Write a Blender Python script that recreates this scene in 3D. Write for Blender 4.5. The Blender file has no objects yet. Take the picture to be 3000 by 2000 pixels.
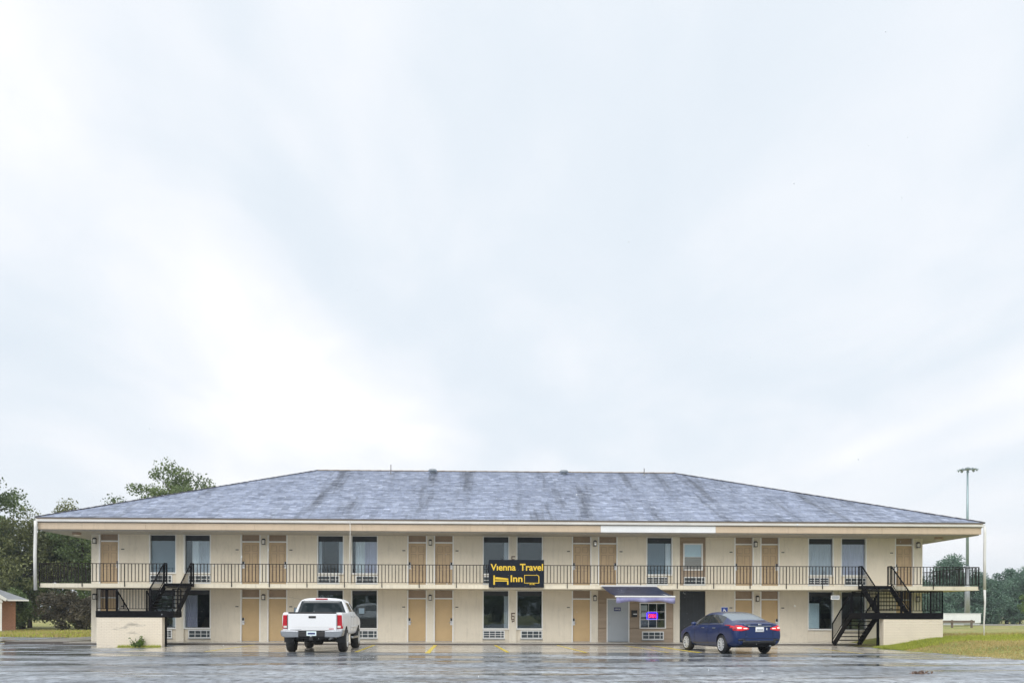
import bpy, bmesh, math, random
import numpy as np
from mathutils import Vector, Matrix
from mathutils.bvhtree import BVHTree

random.seed(7); rng = np.random.default_rng(7)
scene = bpy.context.scene
C = scene.collection
PI = math.pi
R = math.radians

# ---------------------------------------------------------------- camera
cam_d = bpy.data.cameras.new('camera')
cam_d.sensor_width = 36.0; cam_d.sensor_fit = 'HORIZONTAL'
cam_d.lens = 36.0 * 2532.0 / 3000.0
cam_d.shift_y = 800.0 / 3000.0
cam_d.clip_start = 0.1; cam_d.clip_end = 6000.0
cam = bpy.data.objects.new('camera', cam_d); C.objects.link(cam)
cam.matrix_world = (Matrix.Translation((0, -41.51, 1.38)) @ Matrix.Rotation(-math.atan(.0336), 4, 'Z')
                    @ Matrix.Rotation(PI/2, 4, 'X') @ Matrix.Rotation(.0024, 4, 'Z'))
scene.camera = cam

# ---------------------------------------------------------------- sky, sun, exposure
SKX, SKY_ = 13.12, 8.46
SUN_EL, SUN_AZ = R(46), R(194)      # high in the overcast, behind the camera
world = bpy.data.worlds.new('World'); scene.world = world; world.use_nodes = True
def build_world():
    nt = world.node_tree; N = nt.nodes; L = nt.links
    for n in list(N): N.remove(n)
    out = N.new('ShaderNodeOutputWorld'); bg = N.new('ShaderNodeBackground')
    sky = N.new('ShaderNodeTexSky'); sky.sky_type = 'NISHITA'; sky.sun_disc = False
    sky.sun_elevation = SUN_EL; sky.sun_rotation = SUN_AZ
    sky.air_density = 1.0; sky.dust_density = 3.0
    tc = N.new('ShaderNodeTexCoord')
    sep = N.new('ShaderNodeSeparateXYZ'); L.new(tc.outputs['Generated'], sep.inputs[0])
    def m(op, a, b=None, clamp=False):
        n = N.new('ShaderNodeMath'); n.operation = op; n.use_clamp = clamp
        for i, v in enumerate((a, b)):
            if v is None: continue
            if isinstance(v, (int, float)): n.inputs[i].default_value = v
            else: L.new(v, n.inputs[i])
        return n.outputs[0]
    zz = m('MAXIMUM', sep.outputs['Z'], 0.0)
    den = m('ADD', zz, 0.17)
    px = m('DIVIDE', sep.outputs['X'], den); py = m('DIVIDE', sep.outputs['Y'], den)
    comb = N.new('ShaderNodeCombineXYZ'); L.new(px, comb.inputs[0]); L.new(py, comb.inputs[1])
    def noise(scale, detail, rough, dist, off):
        mp = N.new('ShaderNodeMapping'); mp.inputs['Location'].default_value = off
        mp.inputs['Rotation'].default_value = (0, 0, R(35))
        mp.inputs['Scale'].default_value = (1.0, .62, 1.0)
        L.new(comb.outputs[0], mp.inputs[0])
        n = N.new('ShaderNodeTexNoise'); n.inputs['Scale'].default_value = scale
        n.inputs['Detail'].default_value = detail; n.inputs['Roughness'].default_value = rough
        n.inputs['Distortion'].default_value = dist
        L.new(mp.outputs[0], n.inputs['Vector']); return n.outputs['Fac']
    big = noise(.80, 3.5, .50, .6, (SKX, SKY_, 0)); small = noise(2.4, 6.0, .55, .4, (7.3, 2.2, 0))
    v = m('ADD', m('MULTIPLY', big, .72), m('MULTIPLY', small, .28))
    ramp = N.new('ShaderNodeValToRGB'); L.new(v, ramp.inputs[0])
    e = ramp.color_ramp.elements
    e[0].position = .36; e[0].color = (.765, .845, .925, 1)
    e[1].position = .67; e[1].color = (1.12, 1.12, 1.13, 1)
    k = ramp.color_ramp.elements.new(.47); k.color = (.83, .895, .965, 1)
    k = ramp.color_ramp.elements.new(.575); k.color = (.96, .985, 1.03, 1)
    # a layer of even bright stratus that thickens to the horizon
    hz = m('SUBTRACT', 1.0, m('MULTIPLY', zz, 4.2), True); hz = m('MULTIPLY', m('MULTIPLY', hz, hz), .9)
    mix = N.new('ShaderNodeMix'); mix.data_type = 'RGBA'
    L.new(hz, mix.inputs['Factor']); L.new(ramp.outputs[0], mix.inputs['A']); mix.inputs['B'].default_value = (.97, .99, 1.03, 1)
    # thin clear-sky share
    sk = N.new('ShaderNodeMix'); sk.data_type = 'RGBA'; sk.blend_type = 'MIX'
    sc = N.new('ShaderNodeVectorMath'); sc.operation = 'SCALE'; sc.inputs['Scale'].default_value = .10
    L.new(sky.outputs[0], sc.inputs[0])
    sk.inputs['Factor'].default_value = .05
    L.new(mix.outputs['Result'], sk.inputs['A']); L.new(sc.outputs[0], sk.inputs['B'])
    L.new(sk.outputs['Result'], bg.inputs['Color']); bg.inputs['Strength'].default_value = .76
    L.new(bg.outputs[0], out.inputs['Surface'])
build_world()
sun_d = bpy.data.lights.new('sun', 'SUN'); sun_d.energy = 1.5; sun_d.angle = R(48); sun_d.color = (1.0, .975, .94)
sun = bpy.data.objects.new('sun', sun_d); C.objects.link(sun)
sdir = Vector((math.sin(SUN_AZ)*math.cos(SUN_EL), math.cos(SUN_AZ)*math.cos(SUN_EL), math.sin(SUN_EL)))
sun.rotation_euler = sdir.to_track_quat('Z', 'Y').to_euler()
vs = scene.view_settings
vs.view_transform = 'Standard'; vs.look = 'None'; vs.exposure = 0.46; vs.gamma = 1.0; vs.use_curve_mapping = False
scene.cycles.use_denoising = True
scene.cycles.max_bounces = 8; scene.cycles.transparent_max_bounces = 12

# ---------------------------------------------------------------- materials
MATS = {}
def newmat(name):
    m = bpy.data.materials.new(name); m.use_nodes = True
    nt = m.node_tree
    b = nt.nodes['Principled BSDF']
    MATS[name] = m
    return m, nt, b
def nd(nt, t, **kw):
    n = nt.nodes.new(t)
    for k, v in kw.items():
        if k in n.inputs: n.inputs[k].default_value = v
        else: setattr(n, k, v)
    return n
def noise(nt, scale, detail=4, rough=.55, stretch=(1, 1, 1), off=(0, 0, 0)):
    tc = nd(nt, 'ShaderNodeTexCoord'); mp = nd(nt, 'ShaderNodeMapping')
    mp.inputs['Scale'].default_value = stretch; mp.inputs['Location'].default_value = off
    nt.links.new(tc.outputs['Object'], mp.inputs[0])
    n = nd(nt, 'ShaderNodeTexNoise', Scale=scale, Detail=detail, Roughness=rough)
    nt.links.new(mp.outputs[0], n.inputs['Vector'])
    return n.outputs['Fac']
def ramp(nt, fac, stops):
    r = nd(nt, 'ShaderNodeValToRGB'); nt.links.new(fac, r.inputs[0])
    e = r.color_ramp.elements
    while len(e) > 1: e.remove(e[0])
    e[0].position, e[0].color = stops[0][0], (*stops[0][1], 1) if len(stops[0][1]) == 3 else stops[0][1]
    for p, c in stops[1:]:
        k = e.new(p); k.color = (*c, 1)
    return r.outputs[0]
def g3(v): return (v, v, v)
def mixc(nt, fac, a, b, blend='MIX'):
    n = nd(nt, 'ShaderNodeMix', data_type='RGBA', blend_type=blend)
    for k, v in (('Factor', fac), ('A', a), ('B', b)):
        s = [i for i in n.inputs if i.name == k and i.enabled][0] if k == 'Factor' else n.inputs[{'A': 6, 'B': 7}[k]]
        if isinstance(v, (int, float)): s.default_value = v
        elif isinstance(v, tuple): s.default_value = (*v, 1) if len(v) == 3 else v
        else: nt.links.new(v, s)
    return n.outputs[2]
def bump(nt, b, fac, strength, dist=.02):
    n = nd(nt, 'ShaderNodeBump', Strength=strength, Distance=dist); nt.links.new(fac, n.inputs['Height'])
    nt.links.new(n.outputs[0], b.inputs['Normal'])
def simple(name, col, rough=.6, metal=0.0, var=.12, scale=1.5, stretch=(1, 1, 1), spec=.5, bmp=0, bscale=60, objvar=0):
    m, nt, b = newmat(name)
    c = col
    if var:
        f = noise(nt, scale, 5, .6, stretch)
        c = ramp(nt, f, [(.3, tuple(x*(1-var) for x in col)), (.7, tuple(min(x*(1+var*.7), .95) for x in col))])
    if objvar:
        oi = nd(nt, 'ShaderNodeObjectInfo')
        v = ramp(nt, oi.outputs['Random'], [(0, g3(1-objvar)), (1, g3(1.0))])
        c = mixc(nt, 1.0, c, v, 'MULTIPLY')
    if isinstance(c, tuple): b.inputs['Base Color'].default_value = (*c, 1)
    else: nt.links.new(c, b.inputs['Base Color'])
    b.inputs['Roughness'].default_value = rough; b.inputs['Metallic'].default_value = metal
    b.inputs['Specular IOR Level'].default_value = spec
    if bmp: bump(nt, b, noise(nt, bscale, 4), bmp)
    return m
def M(k): return MATS[k]

# stucco: painted wall with faint rain streaks and dirt
def stucco(name, col, dirt):
    m, nt, b = newmat(name)
    f1 = noise(nt, .8, 6, .6); f2 = noise(nt, 7, 5, .7, (1, 1, .10), (4, 0, 0))
    c = ramp(nt, f1, [(.3, tuple(x*.90 for x in col)), (.65, col)])
    s = ramp(nt, f2, [(.50, g3(1.0)), (.74, g3(1-2*dirt))]); f5 = noise(nt, 1.7, 6, .7, (1, 1, .7), (8, 1, 3))
    s = mixc(nt, 1.0, s, ramp(nt, f5, [(.56, g3(1.0)), (.70, g3(1-1.5*dirt))]), 'MULTIPLY')
    c = mixc(nt, 1.0, c, s, 'MULTIPLY'); nt.links.new(c, b.inputs['Base Color'])
    b.inputs['Roughness'].default_value = .75
    bump(nt, b, noise(nt, 90, 3), .25, .01)
stucco('wall_paint', (.77, .70, .575), .07)
stucco('pillar_paint', (.80, .74, .62), .07)
stucco('slab_paint', (.80, .73, .58), .10)
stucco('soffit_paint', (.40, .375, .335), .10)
stucco('fascia_paint', (.63, .505, .37), .06)
def painted_brick():
    for nm, col in (('plinth_paint', (.86, .77, .63)), ('plinth_mortar', (.73, .65, .525))):
        m, nt, b = newmat(nm)
        ge = nd(nt, 'ShaderNodeNewGeometry')
        def wn(scale, detail, st, off):
            mp = nd(nt, 'ShaderNodeMapping'); mp.inputs['Scale'].default_value = st; mp.inputs['Location'].default_value = off
            nt.links.new(ge.outputs['Position'], mp.inputs[0]); n = nd(nt, 'ShaderNodeTexNoise', Scale=scale, Detail=detail, Roughness=.65)
            nt.links.new(mp.outputs[0], n.inputs['Vector']); return n.outputs['Fac']
        c = ramp(nt, wn(1.6, 5, (1, 1, 1), (0, 0, 0)), [(.3, tuple(x*.93 for x in col)), (.7, col)])
        st = ramp(nt, wn(1.1, 6, (.8, 1, 3.5), (1.2, 0, .6)), [(.60, g3(1.0)), (.72, g3(.55))])
        c = mixc(nt, 1.0, c, st, 'MULTIPLY'); nt.links.new(c, b.inputs['Base Color']); b.inputs['Roughness'].default_value = .6
painted_brick()
simple('white_trim', (.82, .82, .80), .45, var=.05)
simple('white_board', (.86, .87, .88), .45, var=.04)
simple('gutter_white', (.78, .77, .74), .35, var=.10, scale=.7)
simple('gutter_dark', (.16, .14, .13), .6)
simple('edge_tan', (.55, .45, .35), .6, var=.15, scale=.6)
simple('door_upper', (.50, .37, .225), .5, var=.10, scale=3)
simple('door_lower', (.56, .40, .21), .42, var=.07, scale=2)
simple('transom', (.34, .25, .175), .55, var=.15, scale=2)
simple('door_grey', (.42, .46, .50), .35, var=.06, scale=1)
simple('jamb_grey', (.42, .44, .46), .5, var=.05)
simple('siding', (.42, .325, .235), .6, var=.12, scale=2, stretch=(.3, 1, 3), objvar=.10)
simple('slate_panel', (.022, .028, .036), .55, var=.25, scale=3)
simple('steel_black', (.004, .004, .006), .6, var=.3, scale=4, spec=.12)
simple('rail_brown', (.013, .010, .010), .55, var=.3, scale=4, spec=.25)
simple('lock_plate', (.75, .76, .78), .35, var=0)
simple('black_plastic', (.015, .015, .017), .45, var=0)
simple('lamp_glass', (.75, .72, .66), .3, var=0)
simple('ac_white', (.80, .81, .80), .4, var=.06)
simple('ac_dark', (.045, .06, .07), .5, var=.2, scale=20)
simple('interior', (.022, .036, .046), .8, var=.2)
simple('curtain_white', (.90, .93, .94), .8, var=.05)
simple('curtain_grey', (.62, .65, .69), .8, var=.12, scale=3, stretch=(4, 1, .3))
simple('curtain_lilac', (.62, .60, .72), .8, var=.15, scale=3, stretch=(6, 1, .3))
simple('shade_blue', (.17, .23, .27), .75, var=.04)
simple('shade_pale', (.80, .93, .97), .7, var=.04)
simple('brown_bars', (.12, .075, .05), .6)
simple('sign_face', (.004, .008, .018), .5, var=.35, scale=3, spec=.25)
simple('sign_yellow', (.80, .54, .04), .45, var=.06)
simple('plate_dark', (.07, .065, .06), .5, var=0)
simple('navy_plate', (.025, .035, .16), .4, var=0)
simple('sign_blue', (.008, .03, .17), .4, var=0)
simple('post_metal', (.35, .37, .38), .4, .6)
simple('concrete_walk', (.46, .43, .38), .22, var=.18, scale=.9)
simple('kerb', (.10, .085, .075), .35, var=.3, scale=1.2)  # dark colour carries the shadow and wet line along the kerb base
simple('yellow_paint', (.80, .60, .05), .35, var=.25, scale=5)
simple('brick_red', (.46, .225, .135), .75, var=.2, scale=9)
simple('vent_metal', (.30, .33, .35), .4, var=.1)
simple('roof_metal', (.24, .25, .26), .4, var=.15)
simple('house_white', (.78, .76, .72), .5, var=.06)
simple('bark', (.075, .06, .048), .9, var=.35, scale=3, stretch=(2, 2, .3), bmp=.6, bscale=12)
simple('mast_metal', (.30, .40, .42), .4, .5, var=.1)
simple('mast_lamp', (.26, .31, .32), .4, .4, var=0)
simple('trailer_white', (.82, .83, .84), .4, var=.05)
simple('rail_wood', (.16, .12, .09), .8, var=.2)
simple('gravel_pale', (.62, .58, .50), .8, var=.15, scale=.4)
simple('dead_leaf', (.24, .16, .12), .7, var=.3, scale=20)
simple('rubber', (.018, .018, .020), .55, var=.1)
simple('well_dark', (.010, .010, .012), .8, var=0)
simple('chrome', (.40, .42, .45), .30, 1.0, var=0)
simple('alloy', (.78, .79, .80), .35, .3, var=0)
simple('alloy_dark', (.10, .10, .11), .4, .6, var=0)
simple('undercarriage', (.025, .024, .024), .6, var=.2)

def paint(name, col, rough, coat, flake=.0):
    m, nt, b = newmat(name)
    b.inputs['Base Color'].default_value = (*col, 1); b.inputs['Roughness'].default_value = rough
    b.inputs['Coat Weight'].default_value = coat; b.inputs['Coat Roughness'].default_value = .04
    b.inputs['Metallic'].default_value = flake
    bump(nt, b, noise(nt, 9, 3), .03, .02)
paint('truck_paint', (.86, .87, .89), .5, .25)
paint('sedan_paint', (.0010, .019, .108), .28, .4, .0)
m_, nt_, b_ = newmat('car_glass')
b_.inputs['Base Color'].default_value = (.018, .028, .034, 1); b_.inputs['Roughness'].default_value = .03
b_.inputs['IOR'].default_value = 1.6
m_, nt_, b_ = newmat('wet_sky_glass')
b_.inputs['Base Color'].default_value = (.18, .22, .25, 1); b_.inputs['Roughness'].default_value = .16; b_.inputs['IOR'].default_value = 2.3  # pale base holds a painted sky reflection on the rain-wet glass
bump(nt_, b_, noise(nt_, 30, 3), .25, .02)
m_, nt_, b_ = newmat('tail_red')
b_.inputs['Base Color'].default_value = (.50, .008, .025, 1); b_.inputs['Roughness'].default_value = .12
b_.inputs['Coat Weight'].default_value = .6
m_, nt_, b_ = newmat('tail_lit')
b_.inputs['Base Color'].default_value = (.6, .02, .03, 1); b_.inputs['Emission Color'].default_value = (1, .03, .04, 1)
b_.inputs['Emission Strength'].default_value = .18
m_, nt_, b_ = newmat('tail_bulb')
b_.inputs['Emission Color'].default_value = (1, .45, .35, 1); b_.inputs['Emission Strength'].default_value = .6
m_, nt_, b_ = newmat('neon_red')
b_.inputs['Base Color'].default_value = (.3, 0, .05, 1); b_.inputs['Emission Color'].default_value = (1, .01, .16, 1); b_.inputs['Emission Strength'].default_value = 2.2
m_, nt_, b_ = newmat('neon_blue')
b_.inputs['Base Color'].default_value = (.02, 0, .3, 1); b_.inputs['Emission Color'].default_value = (.08, .0, 1, 1); b_.inputs['Emission Strength'].default_value = 1.6

def glass(name, tint, ior):
    m, nt, b = newmat(name); nt.nodes.remove(b)
    out = nt.nodes['Material Output']
    tr = nd(nt, 'ShaderNodeBsdfTransparent'); tr.inputs[0].default_value = (*tint, 1)
    gl = nd(nt, 'ShaderNodeBsdfGlossy', Roughness=.02); gl.inputs[0].default_value = (.85, .96, 1, 1)
    fr = nd(nt, 'ShaderNodeFresnel', IOR=ior); mx = nd(nt, 'ShaderNodeMixShader')
    wb = nd(nt, 'ShaderNodeBump', Strength=.05, Distance=.05); nt.links.new(noise(nt, 1.3, 1), wb.inputs['Height'])
    nt.links.new(wb.outputs[0], gl.inputs['Normal'])
    nt.links.new(fr.outputs[0], mx.inputs[0]); nt.links.new(tr.outputs[0], mx.inputs[1]); nt.links.new(gl.outputs[0], mx.inputs[2])
    nt.links.new(mx.outputs[0], out.inputs['Surface'])
glass('window_glass', (.94, .96, .97), 1.60)

# wet asphalt: a rough, patched surface under a broken film of rainwater
def asphalt():
    m, nt, b = newmat('wet_asphalt')
    big = noise(nt, .10, 5, .6, (.7, 1.6, 1)); mid = noise(nt, .75, 6, .68, (.55, 1.0, 1), (5, 2, 0))
    chip = noise(nt, 4.2, 6, .78, (1, .48, 1), (1, 8, 0)); fine = noise(nt, 30, 3, .7)
    c = ramp(nt, big, [(.34, (.15, .165, .185)), (.5, (.245, .268, .297)), (.66, (.35, .372, .395))])  # pale blue base: sky glare off the wet film painted into the colour
    c = mixc(nt, 1.0, c, ramp(nt, mid, [(.34, g3(.45)), (.46, g3(.95)), (.66, g3(1.3))]), 'MULTIPLY')
    c = mixc(nt, 1.0, c, ramp(nt, chip, [(.36, g3(.10)), (.45, g3(.80)), (.56, g3(1.55))]), 'MULTIPLY')
    dirt = ramp(nt, noise(nt, .5, 5, .6, (.4, 1.3, 1), (9, 4, 0)), [(.58, g3(0)), (.70, g3(.6))])
    c = mixc(nt, dirt, c, (.17, .125, .085)); nt.links.new(c, b.inputs['Base Color'])
    pud = noise(nt, .33, 5, .62, (.42, 1.7, 1), (2.2, 7.1, 0))
    # rainwater stands deepest along the edge of the concrete apron
    tcw = nd(nt, 'ShaderNodeTexCoord'); sx = nd(nt, 'ShaderNodeSeparateXYZ'); nt.links.new(tcw.outputs['Object'], sx.inputs[0])
    mr = nd(nt, 'ShaderNodeMapRange', interpolation_type='SMOOTHSTEP'); mr.inputs['From Min'].default_value = -19; mr.inputs['From Max'].default_value = -11; mr.inputs['To Min'].default_value = 0; mr.inputs['To Max'].default_value = .075
    nt.links.new(sx.outputs['Y'], mr.inputs['Value']); sb = nd(nt, 'ShaderNodeMath', operation='SUBTRACT'); nt.links.new(pud, sb.inputs[0]); nt.links.new(mr.outputs[0], sb.inputs[1]); pud = sb.outputs[0]
    c2 = mixc(nt, 1.0, c, ramp(nt, pud, [(.38, g3(.50)), (.48, g3(1.0))]), 'MULTIPLY'); nt.links.new(c2, b.inputs['Base Color'])
    r = ramp(nt, pud, [(.38, g3(.07)), (.45, g3(.26)), (.58, g3(.50))]); nt.links.new(r, b.inputs['Roughness'])
    b.inputs['Specular IOR Level'].default_value = .9
    h = nd(nt, 'ShaderNodeMath', operation='MULTIPLY_ADD'); nt.links.new(chip, h.inputs[0]); h.inputs[1].default_value = 2.5; nt.links.new(fine, h.inputs[2])
    bn = nd(nt, 'ShaderNodeBump', Distance=.03); st = ramp(nt, pud, [(.38, g3(.05)), (.46, g3(.40)), (.60, g3(.85))])
    nt.links.new(st, bn.inputs['Strength']); nt.links.new(h.outputs[0], bn.inputs['Height']); nt.links.new(bn.outputs[0], b.inputs['Normal'])
asphalt()
def wet_concrete():
    m, nt, b = newmat('wet_concrete')
    f1 = noise(nt, .35, 6, .62, (.6, 1.4, 1)); f2 = noise(nt, 30, 3); f3 = noise(nt, 1.2, 5, .6, (.4, 1.6, 1), (3, 3, 0))
    c = ramp(nt, f1, [(.3, (.30, .265, .22)), (.5, (.48, .435, .37)), (.72, (.56, .51, .44))])
    nt.links.new(c, b.inputs['Base Color'])
    r = ramp(nt, f3, [(.38, g3(.07)), (.60, g3(.30))]); nt.links.new(r, b.inputs['Roughness'])
    b.inputs['Specular IOR Level'].default_value = .7
    bn = nd(nt, 'ShaderNodeBump', Distance=.01); st = ramp(nt, f3, [(.4, g3(.03)), (.62, g3(.30))])
    nt.links.new(st, bn.inputs['Strength']); nt.links.new(f2, bn.inputs['Height']); nt.links.new(bn.outputs[0], b.inputs['Normal'])
wet_concrete()
def grass_ground():
    m, nt, b = newmat('grass_ground')
    f1 = noise(nt, .25, 6, .65); f2 = noise(nt, 3, 5, .7)
    c = ramp(nt, f1, [(.30, (.16, .22, .04)), (.48, (.31, .31, .08)), (.68, (.48, .38, .17))])
    c = mixc(nt, 1.0, c, ramp(nt, f2, [(.3, g3(.6)), (.7, g3(1.25))]), 'MULTIPLY')
    nt.links.new(c, b.inputs['Base Color']); b.inputs['Roughness'].default_value = .9
    bump(nt, b, f2, .8, .1)
grass_ground()
def shingle():
    m, nt, b = newmat('wet_shingle')
    at = nd(nt, 'ShaderNodeAttribute', attribute_name='tone')
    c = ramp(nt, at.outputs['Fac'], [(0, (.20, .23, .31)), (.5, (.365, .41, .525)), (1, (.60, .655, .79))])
    # dark algae runs down the slope, broken up
    f = noise(nt, 1.05, 5, .60, (1, .085, .085), (2, 0, 0)); f2 = noise(nt, 1.1, 5, .6, (1, .5, .5))
    st = ramp(nt, f, [(.33, g3(.50)), (.44, g3(.94)), (.60, g3(1.06))])
    st2 = ramp(nt, f2, [(.32, g3(.96)), (.6, g3(1.03))])
    f3 = noise(nt, 6.5, 3, .7, (1, .28, .28), (0, 5, 3)); c = mixc(nt, 1.0, c, ramp(nt, f3, [(.34, g3(.86)), (.5, g3(1.0)), (.66, g3(1.13))]), 'MULTIPLY')
    c = mixc(nt, 1.0, c, st, 'MULTIPLY'); c = mixc(nt, 1.0, c, st2, 'MULTIPLY')
    nt.links.new(c, b.inputs['Base Color']); b.inputs['Roughness'].default_value = .5
    b.inputs['Specular IOR Level'].default_value = .8
    bump(nt, b, noise(nt, 40, 3), .4, .02)
shingle()
def leafmat(name, dark, light, trans=.35):
    m, nt, b = newmat(name)
    at = nd(nt, 'ShaderNodeAttribute', attribute_name='tone')
    c = ramp(nt, at.outputs['Fac'], [(0, dark), (1, light)])
    nt.links.new(c, b.inputs['Base Color']); b.inputs['Roughness'].default_value = .55
    tl = nd(nt, 'ShaderNodeBsdfTranslucent'); nt.links.new(c, tl.inputs[0])
    mx = nd(nt, 'ShaderNodeMixShader'); mx.inputs[0].default_value = trans
    nt.links.new(b.outputs[0], mx.inputs[1]); nt.links.new(tl.outputs[0], mx.inputs[2])
    nt.links.new(mx.outputs[0], nt.nodes['Material Output'].inputs['Surface'])
leafmat('leaf_green', (.062, .105, .036), (.26, .33, .13))
leafmat('leaf_olive', (.085, .10, .038), (.29, .31, .125))
leafmat('leaf_far', (.075, .145, .105), (.20, .32, .22))
leafmat('leaf_russet', (.065, .058, .038), (.18, .15, .095))
leafmat('leaf_bright', (.06, .12, .02), (.20, .30, .06))
leafmat('grass_blade', (.23, .30, .035), (.66, .67, .13), .4)
leafmat('grass_dry', (.27, .23, .07), (.66, .52, .23), .3)
def awning_cloth():
    m, nt, b = newmat('awning_cloth')
    f = noise(nt, 2.2, 5, .6); c = ramp(nt, f, [(.35, (.012, .016, .045)), (.6, (.030, .038, .085)), (.75, (.16, .19, .25))])
    nt.links.new(c, b.inputs['Base Color']); b.inputs['Roughness'].default_value = .42; b.inputs['Specular IOR Level'].default_value = .3; bump(nt, b, f, .25, .06)
    m, nt, b = newmat('awning_valance')
    f = noise(nt, 3, 4); c = ramp(nt, f, [(.3, (.20, .20, .40)), (.7, (.40, .40, .62))])
    nt.links.new(c, b.inputs['Base Color']); b.inputs['Roughness'].default_value = .5
awning_cloth()

# ---------------------------------------------------------------- mesh helpers
class MB:
    def __init__(s): s.v = []; s.f = []
    def add(s, vs_, fs):
        o = len(s.v); s.v += [tuple(p) for p in vs_]; s.f += [tuple(i+o for i in q) for q in fs]; return s
    def box(s, x0, x1, y0, y1, z0, z1):
        return s.add([(x0,y0,z0),(x1,y0,z0),(x1,y1,z0),(x0,y1,z0),(x0,y0,z1),(x1,y0,z1),(x1,y1,z1),(x0,y1,z1)],
                     [(0,3,2,1),(4,5,6,7),(0,1,5,4),(1,2,6,5),(2,3,7,6),(3,0,4,7)])
    def quad(s, a, b, c, d): return s.add([a, b, c, d], [(0,1,2,3)])
    def bar(s, a, b, w, h=None, up=(0, 0, 1)):
        h = h or w; a = Vector(a); b = Vector(b); d = (b-a).normalized(); upv = Vector(up)
        if abs(d.dot(upv)) > .98: upv = Vector((0, 1, 0))
        sx = d.cross(upv).normalized()*w/2; sz = sx.cross(d).normalized()*h/2
        p = [q+i*sx+j*sz for q in (a, b) for i, j in ((-1,-1),(1,-1),(1,1),(-1,1))]
        return s.add(p, [(3,2,1,0),(4,5,6,7),(0,1,5,4),(1,2,6,5),(2,3,7,6),(3,0,4,7)])
    def tube(s, pts, rad, n=8):
        pts = [Vector(p) for p in pts]; rad = rad if isinstance(rad, (list, tuple)) else [rad]*len(pts)
        o = len(s.v)
        for i, p in enumerate(pts):
            d = (pts[min(i+1, len(pts)-1)] - pts[max(i-1, 0)]).normalized()
            a = d.cross(Vector((.31, .2, .93)) if abs(d.z) < .95 else Vector((1, 0, 0))).normalized(); b = d.cross(a)
            for k in range(n):
                t = 2*PI*k/n; s.v.append(tuple(p + rad[i]*(math.cos(t)*a + math.sin(t)*b)))
        for i in range(len(pts)-1):
            for k in range(n):
                k2 = (k+1) % n; s.f.append((o+i*n+k, o+i*n+k2, o+(i+1)*n+k2, o+(i+1)*n+k))
        s.f.append(tuple(o+k for k in reversed(range(n)))); e = o+(len(pts)-1)*n; s.f.append(tuple(e+k for k in range(n)))
        return s
    def prism(s, poly, axis, a, b):
        """poly of 2-D points; axis 0/1/2 the extrusion axis"""
        def P(q, t): return {0: (t, q[0], q[1]), 1: (q[0], t, q[1]), 2: (q[0], q[1], t)}[axis]
        n = len(poly)
        return s.add([P(q, a) for q in poly]+[P(q, b) for q in poly],
                     [tuple(range(n)), tuple(reversed(range(n, 2*n)))]+[(i, (i+1) % n, n+(i+1) % n, n+i) for i in range(n)])
    def lathe(s, prof, axis='x', n=24, c=(0, 0, 0)):
        """prof: list of (along, radius)"""
        o = len(s.v)
        for (t, r_) in prof:
            for k in range(n):
                u = 2*PI*k/n; p = (t, r_*math.cos(u), r_*math.sin(u)) if axis == 'x' else (r_*math.cos(u), r_*math.sin(u), t)
                s.v.append((p[0]+c[0], p[1]+c[1], p[2]+c[2]))
        for i in range(len(prof)-1):
            for k in range(n):
                k2 = (k+1) % n; s.f.append((o+i*n+k, o+i*n+k2, o+(i+1)*n+k2, o+(i+1)*n+k))
        return s
    def mesh(s, name, smooth=False, fix=True):
        me = bpy.data.meshes.new(name); me.from_pydata(s.v, [], s.f)
        if fix:
            bm = bmesh.new(); bm.from_mesh(me); bmesh.ops.recalc_face_normals(bm, faces=bm.faces); bm.to_mesh(me); bm.free()
        if smooth: me.polygons.foreach_set('use_smooth', [True]*len(me.polygons))
        me.update(); return me
    def build(s, name, mat, parent=None, loc=(0, 0, 0), smooth=False):
        return link(name, s.mesh(name, smooth), mat, parent, loc)
def link(name, me, mat, parent=None, loc=(0, 0, 0), rot=None):
    o = bpy.data.objects.new(name, me); C.objects.link(o)
    if mat is not None and not me.materials: me.materials.append(M(mat) if isinstance(mat, str) else mat)
    o.parent = parent; o.location = loc
    if rot: o.rotation_euler = rot
    return o
def box(name, mat, x0, x1, y0, y1, z0, z1, parent=None, bev=0):
    o = MB().box(x0, x1, y0, y1, z0, z1).build(name, mat, parent)
    if bev: bevel(o, bev)
    return o
def bevel(o, w, seg=2):
    md = o.modifiers.new('bevel', 'BEVEL'); md.width = w; md.segments = seg; md.limit_method = 'ANGLE'; md.angle_limit = R(35)
def empty(name, loc=(0, 0, 0), rz=0, parent=None):
    o = bpy.data.objects.new(name, None); C.objects.link(o); o.location = loc; o.rotation_euler = (0, 0, rz); o.parent = parent
    o.empty_display_size = .2
    return o
def tag(o, label, cat, group=None):
    o['label'] = label; o['category'] = cat
    if group: o['group'] = group
    return o
def kind(o, k): o['kind'] = k; return o
def text_mesh(body, w, h, depth=.01, off=0.0, sx=None):
    cu = bpy.data.curves.new('lettering', 'FONT'); cu.body = body; cu.extrude = depth; cu.offset = off; cu.resolution_u = 3
    o = bpy.data.objects.new('lettering', cu); C.objects.link(o); bpy.context.view_layer.update()
    me = bpy.data.meshes.new_from_object(o.evaluated_get(bpy.context.evaluated_depsgraph_get()))
    bpy.data.objects.remove(o); bpy.data.curves.remove(cu)
    co = np.empty(len(me.vertices)*3); me.vertices.foreach_get('co', co); co = co.reshape(-1, 3)
    mn = co.min(0); mx = co.max(0)
    x = (co[:, 0]-mn[0])/(mx[0]-mn[0])*w - w/2; z = (co[:, 1]-mn[1])/(mx[1]-mn[1])*h - h/2; y = -co[:, 2]
    me.vertices.foreach_set('co', np.stack([x, y, z], 1).ravel()); me.update(); me.materials.clear(); return me
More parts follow.
